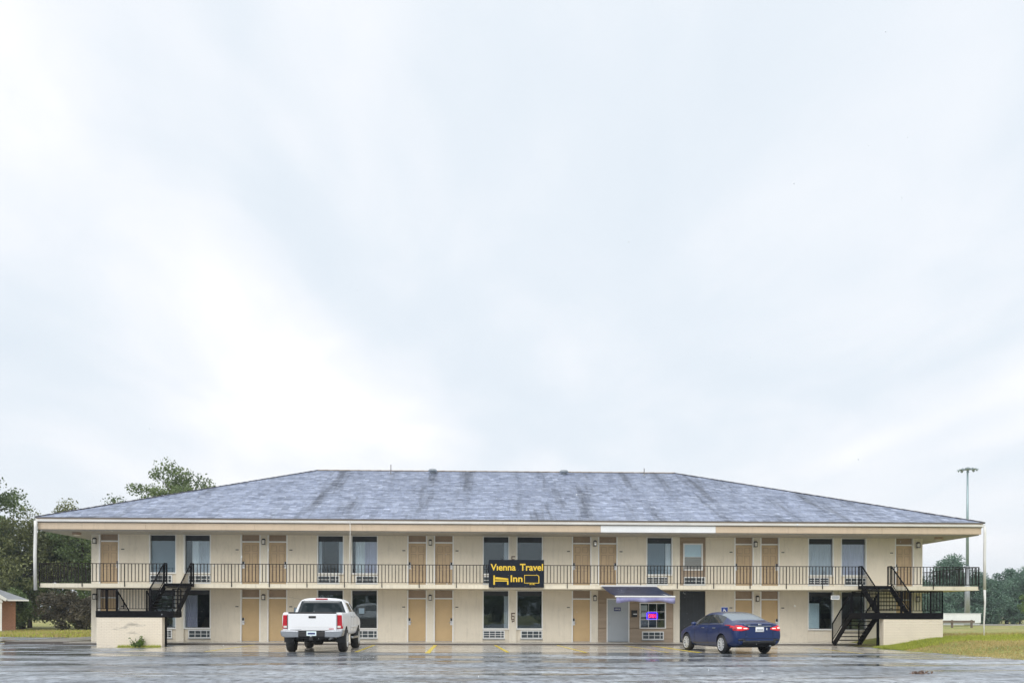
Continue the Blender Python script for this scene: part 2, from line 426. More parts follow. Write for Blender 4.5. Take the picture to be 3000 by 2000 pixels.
def fast_mesh(name, verts, nper, tone=None):
    """verts (N*nper,3): N separate polygons of nper corners, with a per-face tone"""
    n = len(verts)//nper
    me = bpy.data.meshes.new(name); me.vertices.add(n*nper); me.vertices.foreach_set('co', np.ascontiguousarray(verts, dtype=np.float32).ravel())
    me.loops.add(n*nper); me.loops.foreach_set('vertex_index', np.arange(n*nper, dtype=np.int32))
    me.polygons.add(n); me.polygons.foreach_set('loop_start', np.arange(0, n*nper, nper, dtype=np.int32))
    try: me.polygons.foreach_set('loop_total', np.full(n, nper, dtype=np.int32))
    except Exception: pass
    me.update(calc_edges=True); me.validate()
    if tone is not None:
        a = me.attributes.new('tone', 'FLOAT', 'FACE'); a.data.foreach_set('value', np.ascontiguousarray(tone, dtype=np.float32))
    return me

m_, nt_, b_ = newmat('rain_drop')
b_.inputs['Base Color'].default_value = (.85, .88, .9, 1); b_.inputs['Roughness'].default_value = .15
# ================================================================ SETTING: ground
def sstep(a, b, x):
    t = np.clip((x-a)/(b-a), 0, 1); return t*t*(3-2*t)
def vnoise(x, y, s, seed):
    r_ = np.random.default_rng(seed); tot = 0
    for k in range(6):
        ang = r_.uniform(0, 2*PI); fr = s*r_.uniform(.6, 1.7); ph = r_.uniform(0, 6.28)
        tot = tot + np.sin((x*math.cos(ang)+y*math.sin(ang))*fr+ph)
    return tot/6
def ground_z(x, y):
    x = np.asarray(x, float); y = np.asarray(y, float)
    bank = (.34*sstep(16.9, 19.6, x) + .022*np.clip(x-20, 0, 12)) * (1-sstep(1.0, 9.0, y)) * sstep(-60, -20, y)
    right = sstep(16.6, 17.2, x)
    left = sstep(10.6, 12.0, y)*(x < 16)
    z = -.05 + .06*np.maximum(right, left) + bank + .035*vnoise(x, y, .9, 3)*np.maximum(right, left)
    return z
def build_ground():
    xs = np.concatenate([np.arange(-95, 15, 1.5), np.arange(15, 34, .35), np.arange(34, 121, 1.5)])
    ys = np.concatenate([np.arange(-95, -20, 2.0), np.arange(-20, 14, .4), np.arange(14, 171, 2.0)])
    X, Y = np.meshgrid(xs, ys); Z = ground_z(X, Y)
    v = np.stack([X, Y, Z], -1).reshape(-1, 3); nx = len(xs); ny = len(ys)
    f = [(j*nx+i, j*nx+i+1, (j+1)*nx+i+1, (j+1)*nx+i) for j in range(ny-1) for i in range(nx-1)]
    # an outer apron that carries the sheet to the horizon
    o = len(v); B = 3000
    ring = [(-B,-B,-.4),(B,-B,-.4),(B,B,-.4),(-B,B,-.4)]
    c = [0, nx-1, nx*ny-1, nx*(ny-1)]
    vv = [tuple(p) for p in v]+ring
    f += [(o, o+1, c[1], c[0]), (o+1, o+2, c[2], c[1]), (o+2, o+3, c[3], c[2]), (o+3, o, c[0], c[3])]
    me = bpy.data.meshes.new('ground'); me.from_pydata(vv, [], f); me.polygons.foreach_set('use_smooth', [True]*len(f)); me.update()
    kind(link('ground', me, 'grass_ground'), 'structure')
build_ground()
def build_lot():
    pts = [(-90, -88), (16.2, -88)]
    r_ = random.Random(5)
    for y in np.arange(-60, -2.6, .5):
        pts.append((16.75 + .9*math.exp(-((y+14)/3.)**2)*.5 + r_.uniform(-.12, .12) + .15*math.sin(y*.9), float(y)))
    pts += [(16.4, -2.2), (16.4, .6), (-24.0, .6), (-24.4, 11.0), (-90, 11.4)]
    me = bpy.data.meshes.new('parking_lot'); me.from_pydata([(x, y, 0) for x, y in pts], [], [tuple(range(len(pts)))])
    bm = bmesh.new(); bm.from_mesh(me); bmesh.ops.triangulate(bm, faces=bm.faces); bm.to_mesh(me); bm.free()
    kind(link('parking_lot', me, 'wet_asphalt'), 'structure')
build_lot()
kind(MB().add([(-13.3,-9.7,.004),(16.3,-10.1,.004),(16.3,-1.95,.004),(-13.3,-1.95,.004)], [(0,1,2,3)]).build('concrete_apron', 'wet_concrete'), 'structure')
def lines():
    for i, (u0, y0, u1, y1, w) in enumerate([(-10.25,-2.35,-10.2,-9.4,.10), (-4.9,-2.3,-4.66,-9.6,.13), (-2.15,-2.3,-1.98,-10.6,.16), (.55,-2.3,.92,-9.75,.13),
              (3.38,-2.3,3.79,-9.9,.12), (6.4,-2.6,6.84,-9.9,.09), (7.62,-2.9,8.0,-9.9,.22), (13.9,-5.6,13.8,-10.6,.10), (-13.0,-5.2,-15.6,-5.9,.10)]):
        r_ = random.Random(i); n = 16; a = []; b = []
        for k in range(n+1):
            t = k/n; x = u0+(u1-u0)*t; y = y0+(y1-y0)*t; ww = w*(.5+r_.uniform(-.09, .09))
            dx, dy = (u1-u0), (y1-y0); l = math.hypot(dx, dy); nx, ny = -dy/l, dx/l
            a.append((x-nx*ww, y-ny*ww, .008)); b.append((x+nx*ww, y+ny*ww, .008))
        o = MB().add(a+b, [(k, k+1, n+2+k, n+1+k) for k in range(n)]).build('parking_line', 'yellow_paint')
        kind(o, 'structure')
lines()
kind(box('walkway', 'concrete_walk', -18.9, 22.0, -1.9, 0.0, -.05, .085), 'structure')
kind(MB().box(-21.7, -18.902, -1.35, 9.5, -.05, .13).build('side_pavement', 'concrete_walk'), 'structure')
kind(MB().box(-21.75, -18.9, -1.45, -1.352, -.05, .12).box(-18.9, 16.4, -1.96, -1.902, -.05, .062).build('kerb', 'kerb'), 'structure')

# ================================================================ MOTEL
motel = tag(empty('motel_building', (0, 0, 0)), 'long two-storey cream motel with balcony and grey-blue hipped shingle roof', 'motel')
W = 3.95; U0 = -18.32
XL, XR, YB = -18.51, 21.44, 17.85
ZL0, ZL1, ZU0, ZU1 = .085, 2.55, 2.76, 5.15
def ln(n): return U0+W*n
# outer walls
box('wall', 'wall_paint', XL, XL+.2, .201, YB, 0, ZU1, motel)
box('wall', 'wall_paint', XR-.2, XR, .201, YB, 0, ZU1, motel)
box('wall', 'wall_paint', XL+.2, XR-.2, YB-.2, YB, 0, ZU1, motel)
# openings per storey: (u0,u1,type,n,side)
def openings():
    o = []
    for n in range(0, 11):
        c = ln(n)
        if n % 2 == 0:
            if n > 0: o.append((c-1.10, c-.17, 'door', n, -1))
            if n < 10: o.append((c+.17, c+1.10, 'door', n, 1))
        else:
            o.append((c-1.44, c-.18, 'win', n, -1)); o.append((c+.18, c+1.44, 'win', n, 1))
    return o
OP = openings()
OFF0, OFF1 = 5.545, 9.20                       # office front replaces a door and a window downstairs
lower = [p for p in OP if not (p[3] == 6 and p[4] == 1) and not (p[3] == 7 and p[4] == -1)] + [(OFF0, OFF1, 'office', 7, -1)]
lower.sort()
for z0, z1, ops in ((ZL0, ZL1, lower), (ZU0, ZU1, OP)):
    e = XL
    for (a, b, *_r) in ops + [(XR, XR, 0, 0, 0)]:
        if a-e < .01: continue
        mid = (a-e) < .45
        o = box('pillar' if mid else 'wall_panel', 'pillar_paint' if mid else 'wall_paint', e, a, 0 if not mid else -.012, .2, z0-.02, z1+.02, motel)
        e = b
box('floor_slab', 'slab_paint', XL, XR, .2, YB-.2, ZL1, ZU0-.01, motel)
# balcony slab (front, two sides)
SF = -1.75
box('balcony_slab', 'slab_paint', -20.05, 23.25, SF, 0, 2.575, ZU0, motel)
box('balcony_slab', 'slab_paint', -20.05, XL, .001, YB, 2.575, ZU0, motel)
box('balcony_slab', 'slab_paint', XR, 23.25, .001, YB, 2.575, ZU0, motel)
# soffit, fascia, gutter
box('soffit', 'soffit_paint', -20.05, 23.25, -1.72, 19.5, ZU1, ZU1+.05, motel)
FX0, FX1, FY = -20.10, 23.32, -1.76
def fascia():
    def seg(name, mat, u0, u1): box(name, mat, u0, u1, FY-.03, FY+.03, 5.20, 5.50, motel)
    cuts = [FX0, -15.3, -10.4, -5.5, -.6, 5.42]
    for a, b in zip(cuts[:-1], cuts[1:]): seg('fascia_board', 'fascia_paint', a+.004, b-.004)
    seg('fascia_board', 'white_board', 5.424, 10.77)
    cuts = [10.774, 14.2, 18.6, FX1]
    for a, b in zip(cuts[:-1], cuts[1:]): seg('fascia_board', 'fascia_paint', a+.004, b-.004)
    box('fascia_board', 'fascia_paint', FX0-.001, FX0+.06, FY+.031, 19.5, 5.20, 5.50, motel)
    box('fascia_board', 'fascia_paint', FX1-.06, FX1+.001, FY+.031, 19.5, 5.20, 5.50, motel)
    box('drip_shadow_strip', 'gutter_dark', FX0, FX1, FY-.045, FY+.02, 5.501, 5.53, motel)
    for a, b in ((FX0-.05, -14.4), (-14.39, -6.06), (-6.05, .9), (.91, 9.5), (9.51, 17.3), (17.31, FX1+.12)):
        MB().prism([(-1.90, 5.64), (-1.885, 5.545), (-1.85, 5.53), (-1.79, 5.53), (-1.79, 5.64)], 0, a, b).build('gutter', 'gutter_white', motel)
    box('eave_board', 'edge_tan', -20.16, 23.40, -1.80, -1.72, 5.641, 5.715, motel)
    box('eave_board', 'edge_tan', -20.16, -20.10, -1.719, 19.5, 5.501, 5.715, motel)
    box('eave_board', 'edge_tan', 23.34, 23.40, -1.719, 19.5, 5.501, 5.715, motel)
fascia()
# downspouts
def spout(u, y, z1, z0, w, name='downspout'):
    r_ = random.Random(int(u*10)); pts = [(u, y, z1), (u+.01, y, z1-.3), (u+r_.uniform(-.02, .02), y, (z0+z1)/2), (u+.005, y, z0)]
    MB().tube(pts, w, 8).build(name, 'gutter_white', motel, smooth=True)
spout(-20.12, -1.95, 5.56, 2.44, .075); spout(23.40, -1.93, 5.54, 2.6, .062); spout(-6.06, -1.93, 5.54, 2.80, .013)
MB().tube([(23.40, -1.93, 2.6), (23.42, -1.93, 2.0), (23.37, -1.93, 1.0), (23.38, -1.93, .2)], [.06, .045, .035, .03], 8).build('downspout', 'gutter_white', motel, smooth=True)
# roof
EX0, EX1, EY0, EY1, EZ = -20.2, 23.46, -1.86, 19.66, 5.725
RA, RB = (-9.6, 8.9, 9.70), (11.2, 8.9, 9.70)
roof = MB().add([(EX0,EY0,EZ),(EX1,EY0,EZ),(EX1,EY1,EZ),(EX0,EY1,EZ),RA,RB,(EX0,EY0,EZ-.03),(EX1,EY0,EZ-.03),(EX1,EY1,EZ-.03),(EX0,EY1,EZ-.03)],
     [(0,1,5,4),(1,2,5),(2,3,4,5),(3,0,4),(6,7,1,0),(7,8,2,1),(8,9,3,2),(9,6,0,3),(9,8,7,6)]).build('roof', 'gutter_dark', motel)
def shingles():
    out = []; tone = []
    def slope(p0, p1, q0, q1):
        p0, p1, q0, q1 = (np.array(v, float) for v in (p0, p1, q0, q1))
        e = p1-p0; L = np.linalg.norm(e); e /= L
        up = q0-p0; up = up-(up@e)*e; S = np.linalg.norm(up); up /= S
        nrm = np.cross(e, up); nrm *= np.sign(nrm[2])
        nc = int(S/.26); hh = S/nc; r_ = np.random.default_rng(int(L*10))
        a0 = (q0-p0)@e; a1 = (q1-p0)@e
        for i in range(nc):
            t = i/nc; lo = a0*t-.02; hi = L+(a1-L)*t+.02
            if hi-lo < .1: continue
            x = np.arange(lo-r_.uniform(0, .3), hi, .30); x = x + r_.uniform(-.03, .03, len(x))
            xa = np.clip(x, lo, hi); xb = np.clip(np.append(x[1:], hi), lo, hi)
            k = xb-xa > .02; xa = xa[k]; xb = xb[k]-.004; n = len(xa)
            lift = .022+r_.uniform(0, .016, n)
            base = p0+up*(i*hh)
            tn = np.clip(.5+r_.normal(0, .15, n)+.05*r_.normal(), 0, 1)
            A = base+e*xa[:, None]+nrm*lift[:, None]-up*r_.uniform(0, .02, n)[:, None]; B = base+e*xb[:, None]+nrm*lift[:, None]-up*r_.uniform(0, .02, n)[:, None]
            top = base+up*(hh+.01)
            Cc = top+e*xb[:, None]+nrm*.004; D = top+e*xa[:, None]+nrm*.004
            out.append(np.stack([A, B, Cc, D], 1).reshape(-1, 3)); tone.append(tn)
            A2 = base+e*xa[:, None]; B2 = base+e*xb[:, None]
            out.append(np.stack([A2, B2, B, A], 1).reshape(-1, 3)); tone.append(tn*.25)  # lower edges toned darker: each course's shadow line put into the colour
    slope((EX0,EY0,EZ), (EX1,EY0,EZ), RA, RB)
    slope((EX0,EY1,EZ), (EX0,EY0,EZ), RA, RA)
    slope((EX1,EY0,EZ), (EX1,EY1,EZ), RB, RB)
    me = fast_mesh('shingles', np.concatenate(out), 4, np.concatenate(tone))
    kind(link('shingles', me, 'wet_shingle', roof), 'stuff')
shingles()
def ridge():
    for a, b in ((RA, RB), ((EX0, EY0, EZ), RA), ((EX1, EY0, EZ), RB)):
        a = Vector(a); b = Vector(b); n = max(int((b-a).length/.6), 1); mb = MB()
        for i in range(n):
            p = a.lerp(b, i/n)+Vector((0, 0, .02)); q = a.lerp(b, (i+1.05)/n)+Vector((0, 0, .035))
            mb.bar(p, q, .22, .03)
        kind(mb.build('ridge_cap', 'edge_tan' if a.z > 9 else 'gutter_dark', roof), 'stuff')
ridge()
for u in (-2.91, 4.66):
    v = MB().lathe([(9.40, .0), (9.40, .14), (9.60, .14), (9.60, .24), (9.65, .26), (9.73, .20), (9.77, .0)], 'z', 16, (u, 8.3, 0))  .build('roof_vent', 'vent_metal', roof, smooth=True)
for u, z0, z1, y in ((-5.27, 9.3, 9.92, 8.0), (9.3, 9.4, 9.86, 8.2)):
    MB().tube([(u, y, z0), (u, y, z1)], .022, 8).build('vent_pipe', 'gutter_dark', roof)
    MB().lathe([(z0, .10), (z0+.12, .03)], 'z', 10, (u, y, 0)).build('pipe_flashing', 'roof_metal', roof)

# ---------------------------------------------------------------- doors
def door(c0, c1, z0, ztop, upper, lock_side, plate):
    y = .10; w = c1-c0
    mat = 'door_upper' if upper else 'door_lower'
    d = box('door', mat, c0+.045, c1-.045, y, y+.045, z0+.02, z0+2.03, motel)
    # white jambs, header bar, brown transom panel
    MB().box(c0-.008, c0+.048, -.018, y+.06, z0-.01, ztop).build('door_frame', 'white_trim', d)
    MB().box(c1-.048, c1+.008, -.018, y+.06, z0-.01, ztop).build('door_frame', 'white_trim', d)
    box('header_bar', 'white_trim', c0+.048, c1-.048, y-.06, y+.05, z0+2.04, z0+2.10, d)
    box('transom_panel', 'transom', c0+.045, c1-.045, y+.01, y+.05, z0+2.10, ztop, d)
    box('threshold', 'jamb_grey', c0+.045, c1-.045, y-.04, y+.05, z0-.004, z0+.018, d)
    if upper:
        pw = (w-.09-.36)/2
        for k, (a, b) in enumerate(((1.62, 1.90), (.86, 1.52), (.18, .74))):
            for s in (0, 1):
                x0 = c0+.045+.12+s*(pw+.12)
                mb = MB().box(x0+.015, x0+pw-.015, y-.010, y, z0+a+.015, z0+b-.015)
                o = mb.build('door_panel', mat, d); bevel(o, .008, 1)
                MB().box(x0-.004, x0+pw+.004, y-.004, y+.001, z0+a-.004, z0+b+.004).build('panel_moulding', 'transom', d)
    lx = c0+.10 if lock_side < 0 else c1-.10
    box('lock_plate', 'lock_plate', lx-.055, lx+.055, y-.02, y-.001, z0+.80, z0+1.12, d)
    box('key_reader', 'black_plastic', lx-.04, lx+.04, y-.045, y-.021, z0+1.00, z0+1.13, d)
    h = MB().tube([(lx, y-.02, z0+.92), (lx, y-.07, z0+.92), (lx-.12*lock_side, y-.07, z0+.92)], .012, 6).build('handle', 'chrome', d)
    return d
for (a, b, t, n, s) in OP:
    if t == 'door': door(a, b, ZU0, ZU1, True, s, True)
for (a, b, t, n, s) in lower:
    if t == 'door': door(a, b, ZL0, ZL1, False, s, True)
for ops, z in ((OP, ZU0+1.68), (lower, ZL0+1.66)):
    for (a, b, t, n, s) in ops:
        if t == 'door':
            x = (a-.17 if s < 0 else b+.17)
            if XL+.05 < x < XR-.05: box('room_number_plate', 'plate_dark', x-.07, x+.07, -.012, -.001, z-.022, z+.022, motel)

# ---------------------------------------------------------------- windows
def window(a, b, z0, z1, sill, band, dark_glass=False):
    """full-height bay: panel below, sill bar, one big pane, dark transom band on top"""
    y = .10
    wdw = MB().box(a-.008, a+.04, -.018, y+.06, sill, z1).box(b-.04, b+.008, -.018, y+.06, sill, z1).box(a+.04, b-.04, y-.03, y+.06, z1-.03, z1).build('window', 'white_trim', motel)
    box('sill', 'white_trim', a, b, y-.10, y+.06, sill-.07, sill-.001, wdw)
    box('spandrel_panel', 'wall_paint', a, b, y-.02, y+.05, z0-.01, sill-.065, wdw)
    MB().box(a+.04, b-.04, y+.02, y+.03, sill, z1-.03-band).build('pane', 'window_glass', wdw)
    if band:
        MB().box(a+.04, b-.04, y+.015, y+.04, z1-.03-band, z1-.03).build('transom_pane', 'slate_panel', wdw)
        MB().box(a+.04, b-.04, y+.0, y+.05, z1-.05-band, z1-.03-band).build('transom_bar', 'black_plastic', wdw)
    # the dim room behind the pane
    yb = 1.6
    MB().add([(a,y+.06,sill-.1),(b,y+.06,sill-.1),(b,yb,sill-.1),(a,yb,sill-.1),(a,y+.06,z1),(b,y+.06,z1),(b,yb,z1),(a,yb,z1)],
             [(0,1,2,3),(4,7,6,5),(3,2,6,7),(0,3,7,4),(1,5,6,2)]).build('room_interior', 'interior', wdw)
    return wdw
winU = {}; winL = {}
for (a, b, t, n, s) in OP:
    if t == 'win' and not (n == 7 and s == 1): winU[(n, s)] = window(a, b, ZU0, ZU1, 3.36, .24)
for (a, b, t, n, s) in lower:
    if t == 'win' and not (n == 7 and s == 1): winL[(n, s)] = window(a, b, ZL0, ZL1, .74, .20)
# the bricked-down upper bay with a small sash window
def boards(a, b, z0, z1, y, holes, parent, step=.17):
    cuts = sorted(set([round(z0+k*step, 4) for k in range(int((z1-z0)/step)+1)]+[z1]+[q for h_ in holes for q in h_[2:] if z0 < q < z1]))
    cuts = [q for i, q in enumerate(cuts) if i == 0 or q-cuts[i-1] > .004]
    for z, zt in zip(cuts[:-1], cuts[1:]):
        spans = [(a, b)]
        for (ha, hb, h0, h1) in holes:
            if h0 < zt-.002 and h1 > z+.002:
                ns = []
                for (p, q) in spans:
                    if hb <= p or ha >= q: ns.append((p, q)); continue
                    if ha > p: ns.append((p, ha))
                    if hb < q: ns.append((hb, q))
                spans = ns
        for (p, q) in spans:
            if q-p < .02: continue
            MB().add([(p,y,zt),(q,y,zt),(q,y+.03,zt),(p,y+.03,zt),(p,y-.030,z),(q,y-.030,z),(q,y+.03,z),(p,y+.03,z)],
                     [(0,1,2,3),(4,7,6,5),(4,5,1,0),(5,6,2,1),(6,7,3,2),(7,4,0,3)]).build('siding_board', 'siding', parent)
def sash_window(a, b, z0, z1, y, cols, rows, parent, fr=.045, lower_pane=True):
    w = MB().box(a, a+fr, y-.055, y+.06, z0, z1).box(b-fr, b, y-.055, y+.06, z0, z1).box(a+fr, b-fr, y-.055, y+.06, z0, z0+fr).box(a+fr, b-fr, y-.055, y+.06, z1-fr, z1).build('window', 'white_trim', parent)
    pw = (b-a-2*fr)/cols; ph = (z1-z0-2*fr)/rows
    for i in range(cols):
        for j in range(rows):
            x0 = a+fr+i*pw; zz = z0+fr+j*ph
            MB().box(x0+.008, x0+pw-.008, y+.015, y+.022, zz+.008, zz+ph-.008).build('pane', 'window_glass', w)
    for i in range(1, cols): box('muntin', 'white_trim', a+fr+i*pw-.009, a+fr+i*pw+.009, y+.002, y+.03, z0+fr, z1-fr, w)
    for j in range(1, rows): box('muntin', 'white_trim', a+fr, b-fr, y+.003, y+.031, z0+fr+j*ph-.010, z0+fr+j*ph+.010, w)
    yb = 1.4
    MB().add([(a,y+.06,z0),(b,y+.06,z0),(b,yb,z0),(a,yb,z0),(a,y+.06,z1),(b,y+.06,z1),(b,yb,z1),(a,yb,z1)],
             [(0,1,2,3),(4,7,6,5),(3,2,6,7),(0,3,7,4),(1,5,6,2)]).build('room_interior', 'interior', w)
    return w
a7, b7 = ln(7)+.18, ln(7)+1.44
infill = box('infill_panel', 'siding', a7, b7, .135, .139, ZU0, ZU1, motel)
boards(a7, b7, ZU0, ZU1, .10, [(9.69, 10.64, 3.55, 4.86)], infill)
sw = sash_window(9.69, 10.64, 3.55, 4.86, .08, 1, 2, motel, .06)
# office front downstairs
off = box('office_front', 'siding', OFF0, OFF1, .102, .104, ZL0, .10, motel)
DO0, DO1 = 6.02, 7.02; OW = (7.56, 8.845, .735, 1.985)
boards(OFF0, OFF1, ZL0, ZL1+.01, .06, [(DO0-.055, DO1+.055, 0, 2.19), OW], off)
od = box('door', 'door_grey', DO0, DO1, .06, .10, ZL0+.02, 2.125, motel)
for x0, x1, z0, z1 in ((DO0-.055, DO0-.001, ZL0, 2.18), (DO1+.001, DO1+.055, ZL0, 2.18), (DO0-.001, DO1+.001, 2.127, 2.18)):
    box('door_frame', 'white_trim', x0, x1, .02, .11, z0, z1, od)
MB().tube([(DO0+.08, .06, 1.0), (DO0+.08, .0, 1.0)], .03, 8).build('door_knob', 'chrome', od)
ow = sash_window(OW[0], OW[1], OW[2], OW[3], .04, 3, 3, motel, .05)
# dark closed bay beside the office
dk = box('shutter_panel', 'slate_panel', ln(7)+.18, ln(7)+1.44, .10, .14, ZL0, ZL1, motel)
for i in range(1, 7):
    x = ln(7)+.18+i*.18; box('shutter_rib', 'slate_panel', x-.012, x+.012, .088, .10, ZL0+.01, ZL1-.02, dk)

# ---------------------------------------------------------------- balcony railing, panel by panel
BAL = MB().box(-.015, .015, -.012, .012, 0, .80).mesh('baluster')
BAL.materials.append(M('rail_brown'))
ZR0, ZR1 = 2.845, 3.66
def rail_panel(p, q, first_post, n, indiv=True, thick=.03):
    p = Vector((*p, 0)); q = Vector((*q, 0)); d = (q-p).normalized()
    mb = MB().bar((p.x, p.y, ZR1), (q.x, q.y, ZR1), .042, .028).bar((p.x, p.y, ZR0), (q.x, q.y, ZR0), .028, .022)
    o = mb.build('railing_panel', 'rail_brown', motel)
    MB().bar((p.x, p.y, 2.62), (p.x, p.y, ZR1), .034).build('post', 'rail_brown', o)
    if indiv:
        for k in range(1, n):
            c = p.lerp(q, k/n); link('baluster', BAL, None, o, (c.x, c.y, ZR0))
    else:
        m2 = MB()
        for k in range(1, n):
            c = p.lerp(q, k/n); m2.box(c.x-.0095, c.x+.0095, c.y-.0095, c.y+.0095, ZR0, ZR1)
        kind(m2.build('balusters', 'rail_brown', o), 'stuff')
    return o
RY = SF-.025
for x0, x1 in ((-20.03, -14.34), (-13.14, 17.50), (18.88, 23.22)):
    n = max(1, round((x1-x0)/1.74)); step = (x1-x0)/n
    for i in range(n):
        x = x0+i*step; rail_panel((x, RY), (x+step, RY), True, max(2, round(step/.158)))
    e = MB().bar((x1, RY, 2.62), (x1, RY, ZR1), .034).build('post', 'rail_brown', motel)
for x in (-20.03, 23.22):
    for i in range(10):
        y = SF+i*1.75; rail_panel((x, y), (x, y+1.75), True, 11, False)
# ================================================================ FIXTURES ON THE MOTEL
def copy_tree(o, parent=None):
    c = o.copy(); C.objects.link(c); c.parent = parent
    for ch in o.children: copy_tree(ch, c)
    return c
ORD = ['first', 'second', 'third', 'fourth', 'fifth', 'sixth', 'seventh', 'eighth', 'ninth', 'tenth']
# ---- through-wall air conditioners (origin: bottom centre of the front)
def ac_unit(rows):
    r = empty('air_conditioner')
    w, h, y0 = 1.06, .40, -.14
    hs = MB().box(-w/2, w/2, -.05, .12, 0, h).build('housing', 'ac_white', r); bevel(hs, .012)
    box('outlet_back', 'ac_dark', -w/2+.05, w/2-.05, -.054, -.05, .05, h-.05, r)
    for k in range(1, 4): box('grille_bar', 'ac_white', -w/2+.05+k*.275-.013, -w/2+.05+k*.275+.013, -.066, -.054, .05, h-.05, r)
    for k in range(1, rows): z = .05+k*(h-.10)/rows; box('grille_bar', 'ac_white', -w/2+.05, w/2-.05, -.068, -.0545, z-.011, z+.011, r)
    for k in range(14):
        x = -w/2+.09+k*.068
        if k % 4: box('grille_slat', 'ac_dark', x-.004, x+.004, -.060, -.0541, .055, h-.055, r)
    MB().box(-w/2-.01, w/2+.01, -.07, .0, -.03, -.002).build('drip_tray', 'jamb_grey', r)
    return r
ac2, ac3 = ac_unit(2), ac_unit(3)
used = set()
def place_ac(rows, u, y, z, label):
    p = ac3 if rows == 3 else ac2
    o = p if rows not in used else copy_tree(p)
    used.add(rows); o.location = (u, y, z)
    tag(o, label, 'air conditioner', 'through-wall air conditioners under the room windows')
YA = .075
for (n, s, rows, k) in ((1,-1,2,0),(1,1,2,1),(3,-1,2,2),(3,1,2,3),(5,-1,2,4),(7,-1,3,6),(7,1,2,7),(9,-1,3,8),(9,1,2,9)):
    c = ln(n)+s*.81+s*.10
    lab = {0: 'white wall air conditioner under leftmost upstairs window, behind the left stair railing', 1: 'white wall air conditioner under second upstairs window from the left, right of the stair gap',
           2: 'white wall air conditioner under upstairs window left of the thin white downpipe', 3: 'white wall air conditioner under upstairs window right of the thin white downpipe',
           4: 'white wall air conditioner upstairs, half hidden behind the black sign', 6: 'white three-row wall air conditioner upstairs, above the blue awning',
           7: 'white wall air conditioner under the small upstairs sash window in brown siding', 8: 'white three-row wall air conditioner upstairs, under striped curtain left of the right stairs',
           9: 'white wall air conditioner under rightmost upstairs window, at the top of the right stairs'}[k]
    place_ac(rows, c, YA, 2.84, lab)
for (n, s, rows, lab) in ((1,-1,3,'white three-row wall air conditioner downstairs, right behind the left brick wall'), (1,1,2,'white wall air conditioner downstairs, under window beneath the left stair gap'),
        (3,1,2,'white wall air conditioner downstairs, right beside the pickup front wheel'), (5,-1,3,'white three-row wall air conditioner downstairs, left of the two windows under the sign'),
        (5,1,2,'white wall air conditioner downstairs, right of the two windows under the sign')):
    place_ac(rows, ln(n)+s*.81+s*.10, YA, .24, lab)
place_ac(2, 8.21, .03, .20, 'white wall air conditioner in brown siding under the gridded office window')
# ---- wall lanterns
def lantern():
    r = empty('wall_lantern')
    MB().box(-.06, .06, -.02, 0, -.10, .14).build('back_plate', 'black_plastic', r)
    MB().add([(-.085,-.17,.10),(.085,-.17,.10),(.085,-.02,.10),(-.085,-.02,.10),(-.05,-.13,.17),(.05,-.13,.17),(.05,-.03,.17),(-.05,-.03,.17)],
             [(0,3,2,1),(4,5,6,7),(0,1,5,4),(1,2,6,5),(2,3,7,6),(3,0,4,7)]).build('cap', 'black_plastic', r)
    MB().box(-.055, .055, -.145, -.035, -.08, .10).build('glass', 'lamp_glass', r)
    for x in (-.066, .066):
        MB().box(x-.008, x+.008, -.16, -.144, -.09, .10).build('corner_bar', 'black_plastic', r)
    MB().box(-.075, .075, -.16, -.03, -.11, -.081).build('base', 'black_plastic', r)
    return r
lan = lantern(); first = True
for z, lev in ((4.80, 'upstairs'), (2.17, 'downstairs')):
    for n, where in ((0, 'at the left corner of the motel'), (2, 'between the first pair of doors'), (4, 'between the second pair of doors'), (6, 'between the third pair of doors'), (8, 'between the fourth pair of doors'), (10, 'at the right corner of the motel')):
        if lev == 'downstairs':
            where = {0: 'at the left corner of the motel', 2: 'between the two doors left of the pickup', 4: 'between the two doors right of the pickup', 6: 'on the pillar left of the office', 8: 'between the two doors behind the blue car', 10: 'at the right corner of the motel'}[n]
        o = lan if first else copy_tree(lan); first = False
        u = ln(n) + (-.10 if n == 8 and lev == 'upstairs' else 0)
        o.location = (u, -.013, z)
        tag(o, 'black wall lantern %s %s' % (lev, where), 'lantern', 'wall lanterns on the motel')
# ---- soffit speakers at the two corners
for u, lab in ((-18.85, 'left'), (21.85, 'right')):
    o = empty('soffit_light', (u, -.75, ZU1)); tag(o, 'round brown fixture under the %s roof corner' % lab, 'light fixture', 'round fixtures under the roof corners')
    MB().lathe([(0, .20), (-.10, .20), (-.12, .15)], 'z', 18).build('rim', 'transom', o, smooth=True); MB().lathe([(-.119, .152), (-.14, .08), (-.145, .0)], 'z', 18).build('lens', 'lamp_glass', o, smooth=True)
# ---- curtains: pleated cloth behind the panes
def curtain(a, b, z0, z1, mat, label, folds=7, amp=.02, y=.185, taper=0.0):
    n = 48; m = 6; v = []; f = []
    for side in (0, 1):
        for j in range(m+1):
            t = j/m
            for i in range(n+1):
                s_ = i/n; x = a+(b-a)*(s_*(1-taper*(1-t))); ph = s_*folds*2*PI
                v.append((x, y+amp*math.sin(ph)*(1+.3*math.sin(3*t+s_*5))+side*.004, z0+(z1-z0)*t))
    K = (m+1)*(n+1)
    for side in (0, 1):
        for j in range(m):
            for i in range(n):
                q = [side*K+j*(n+1)+i, side*K+j*(n+1)+i+1, side*K+(j+1)*(n+1)+i+1, side*K+(j+1)*(n+1)+i]; f.append(tuple(q if side == 0 else reversed(q)))
    for j in range(m):
        for i in (0, n): f.append((j*(n+1)+i, (j+1)*(n+1)+i, K+(j+1)*(n+1)+i, K+j*(n+1)+i))
    o = MB().add(v, f).build('curtain', mat, None, smooth=True)
    tag(o, label, 'curtain', 'curtains and shades behind the motel windows')
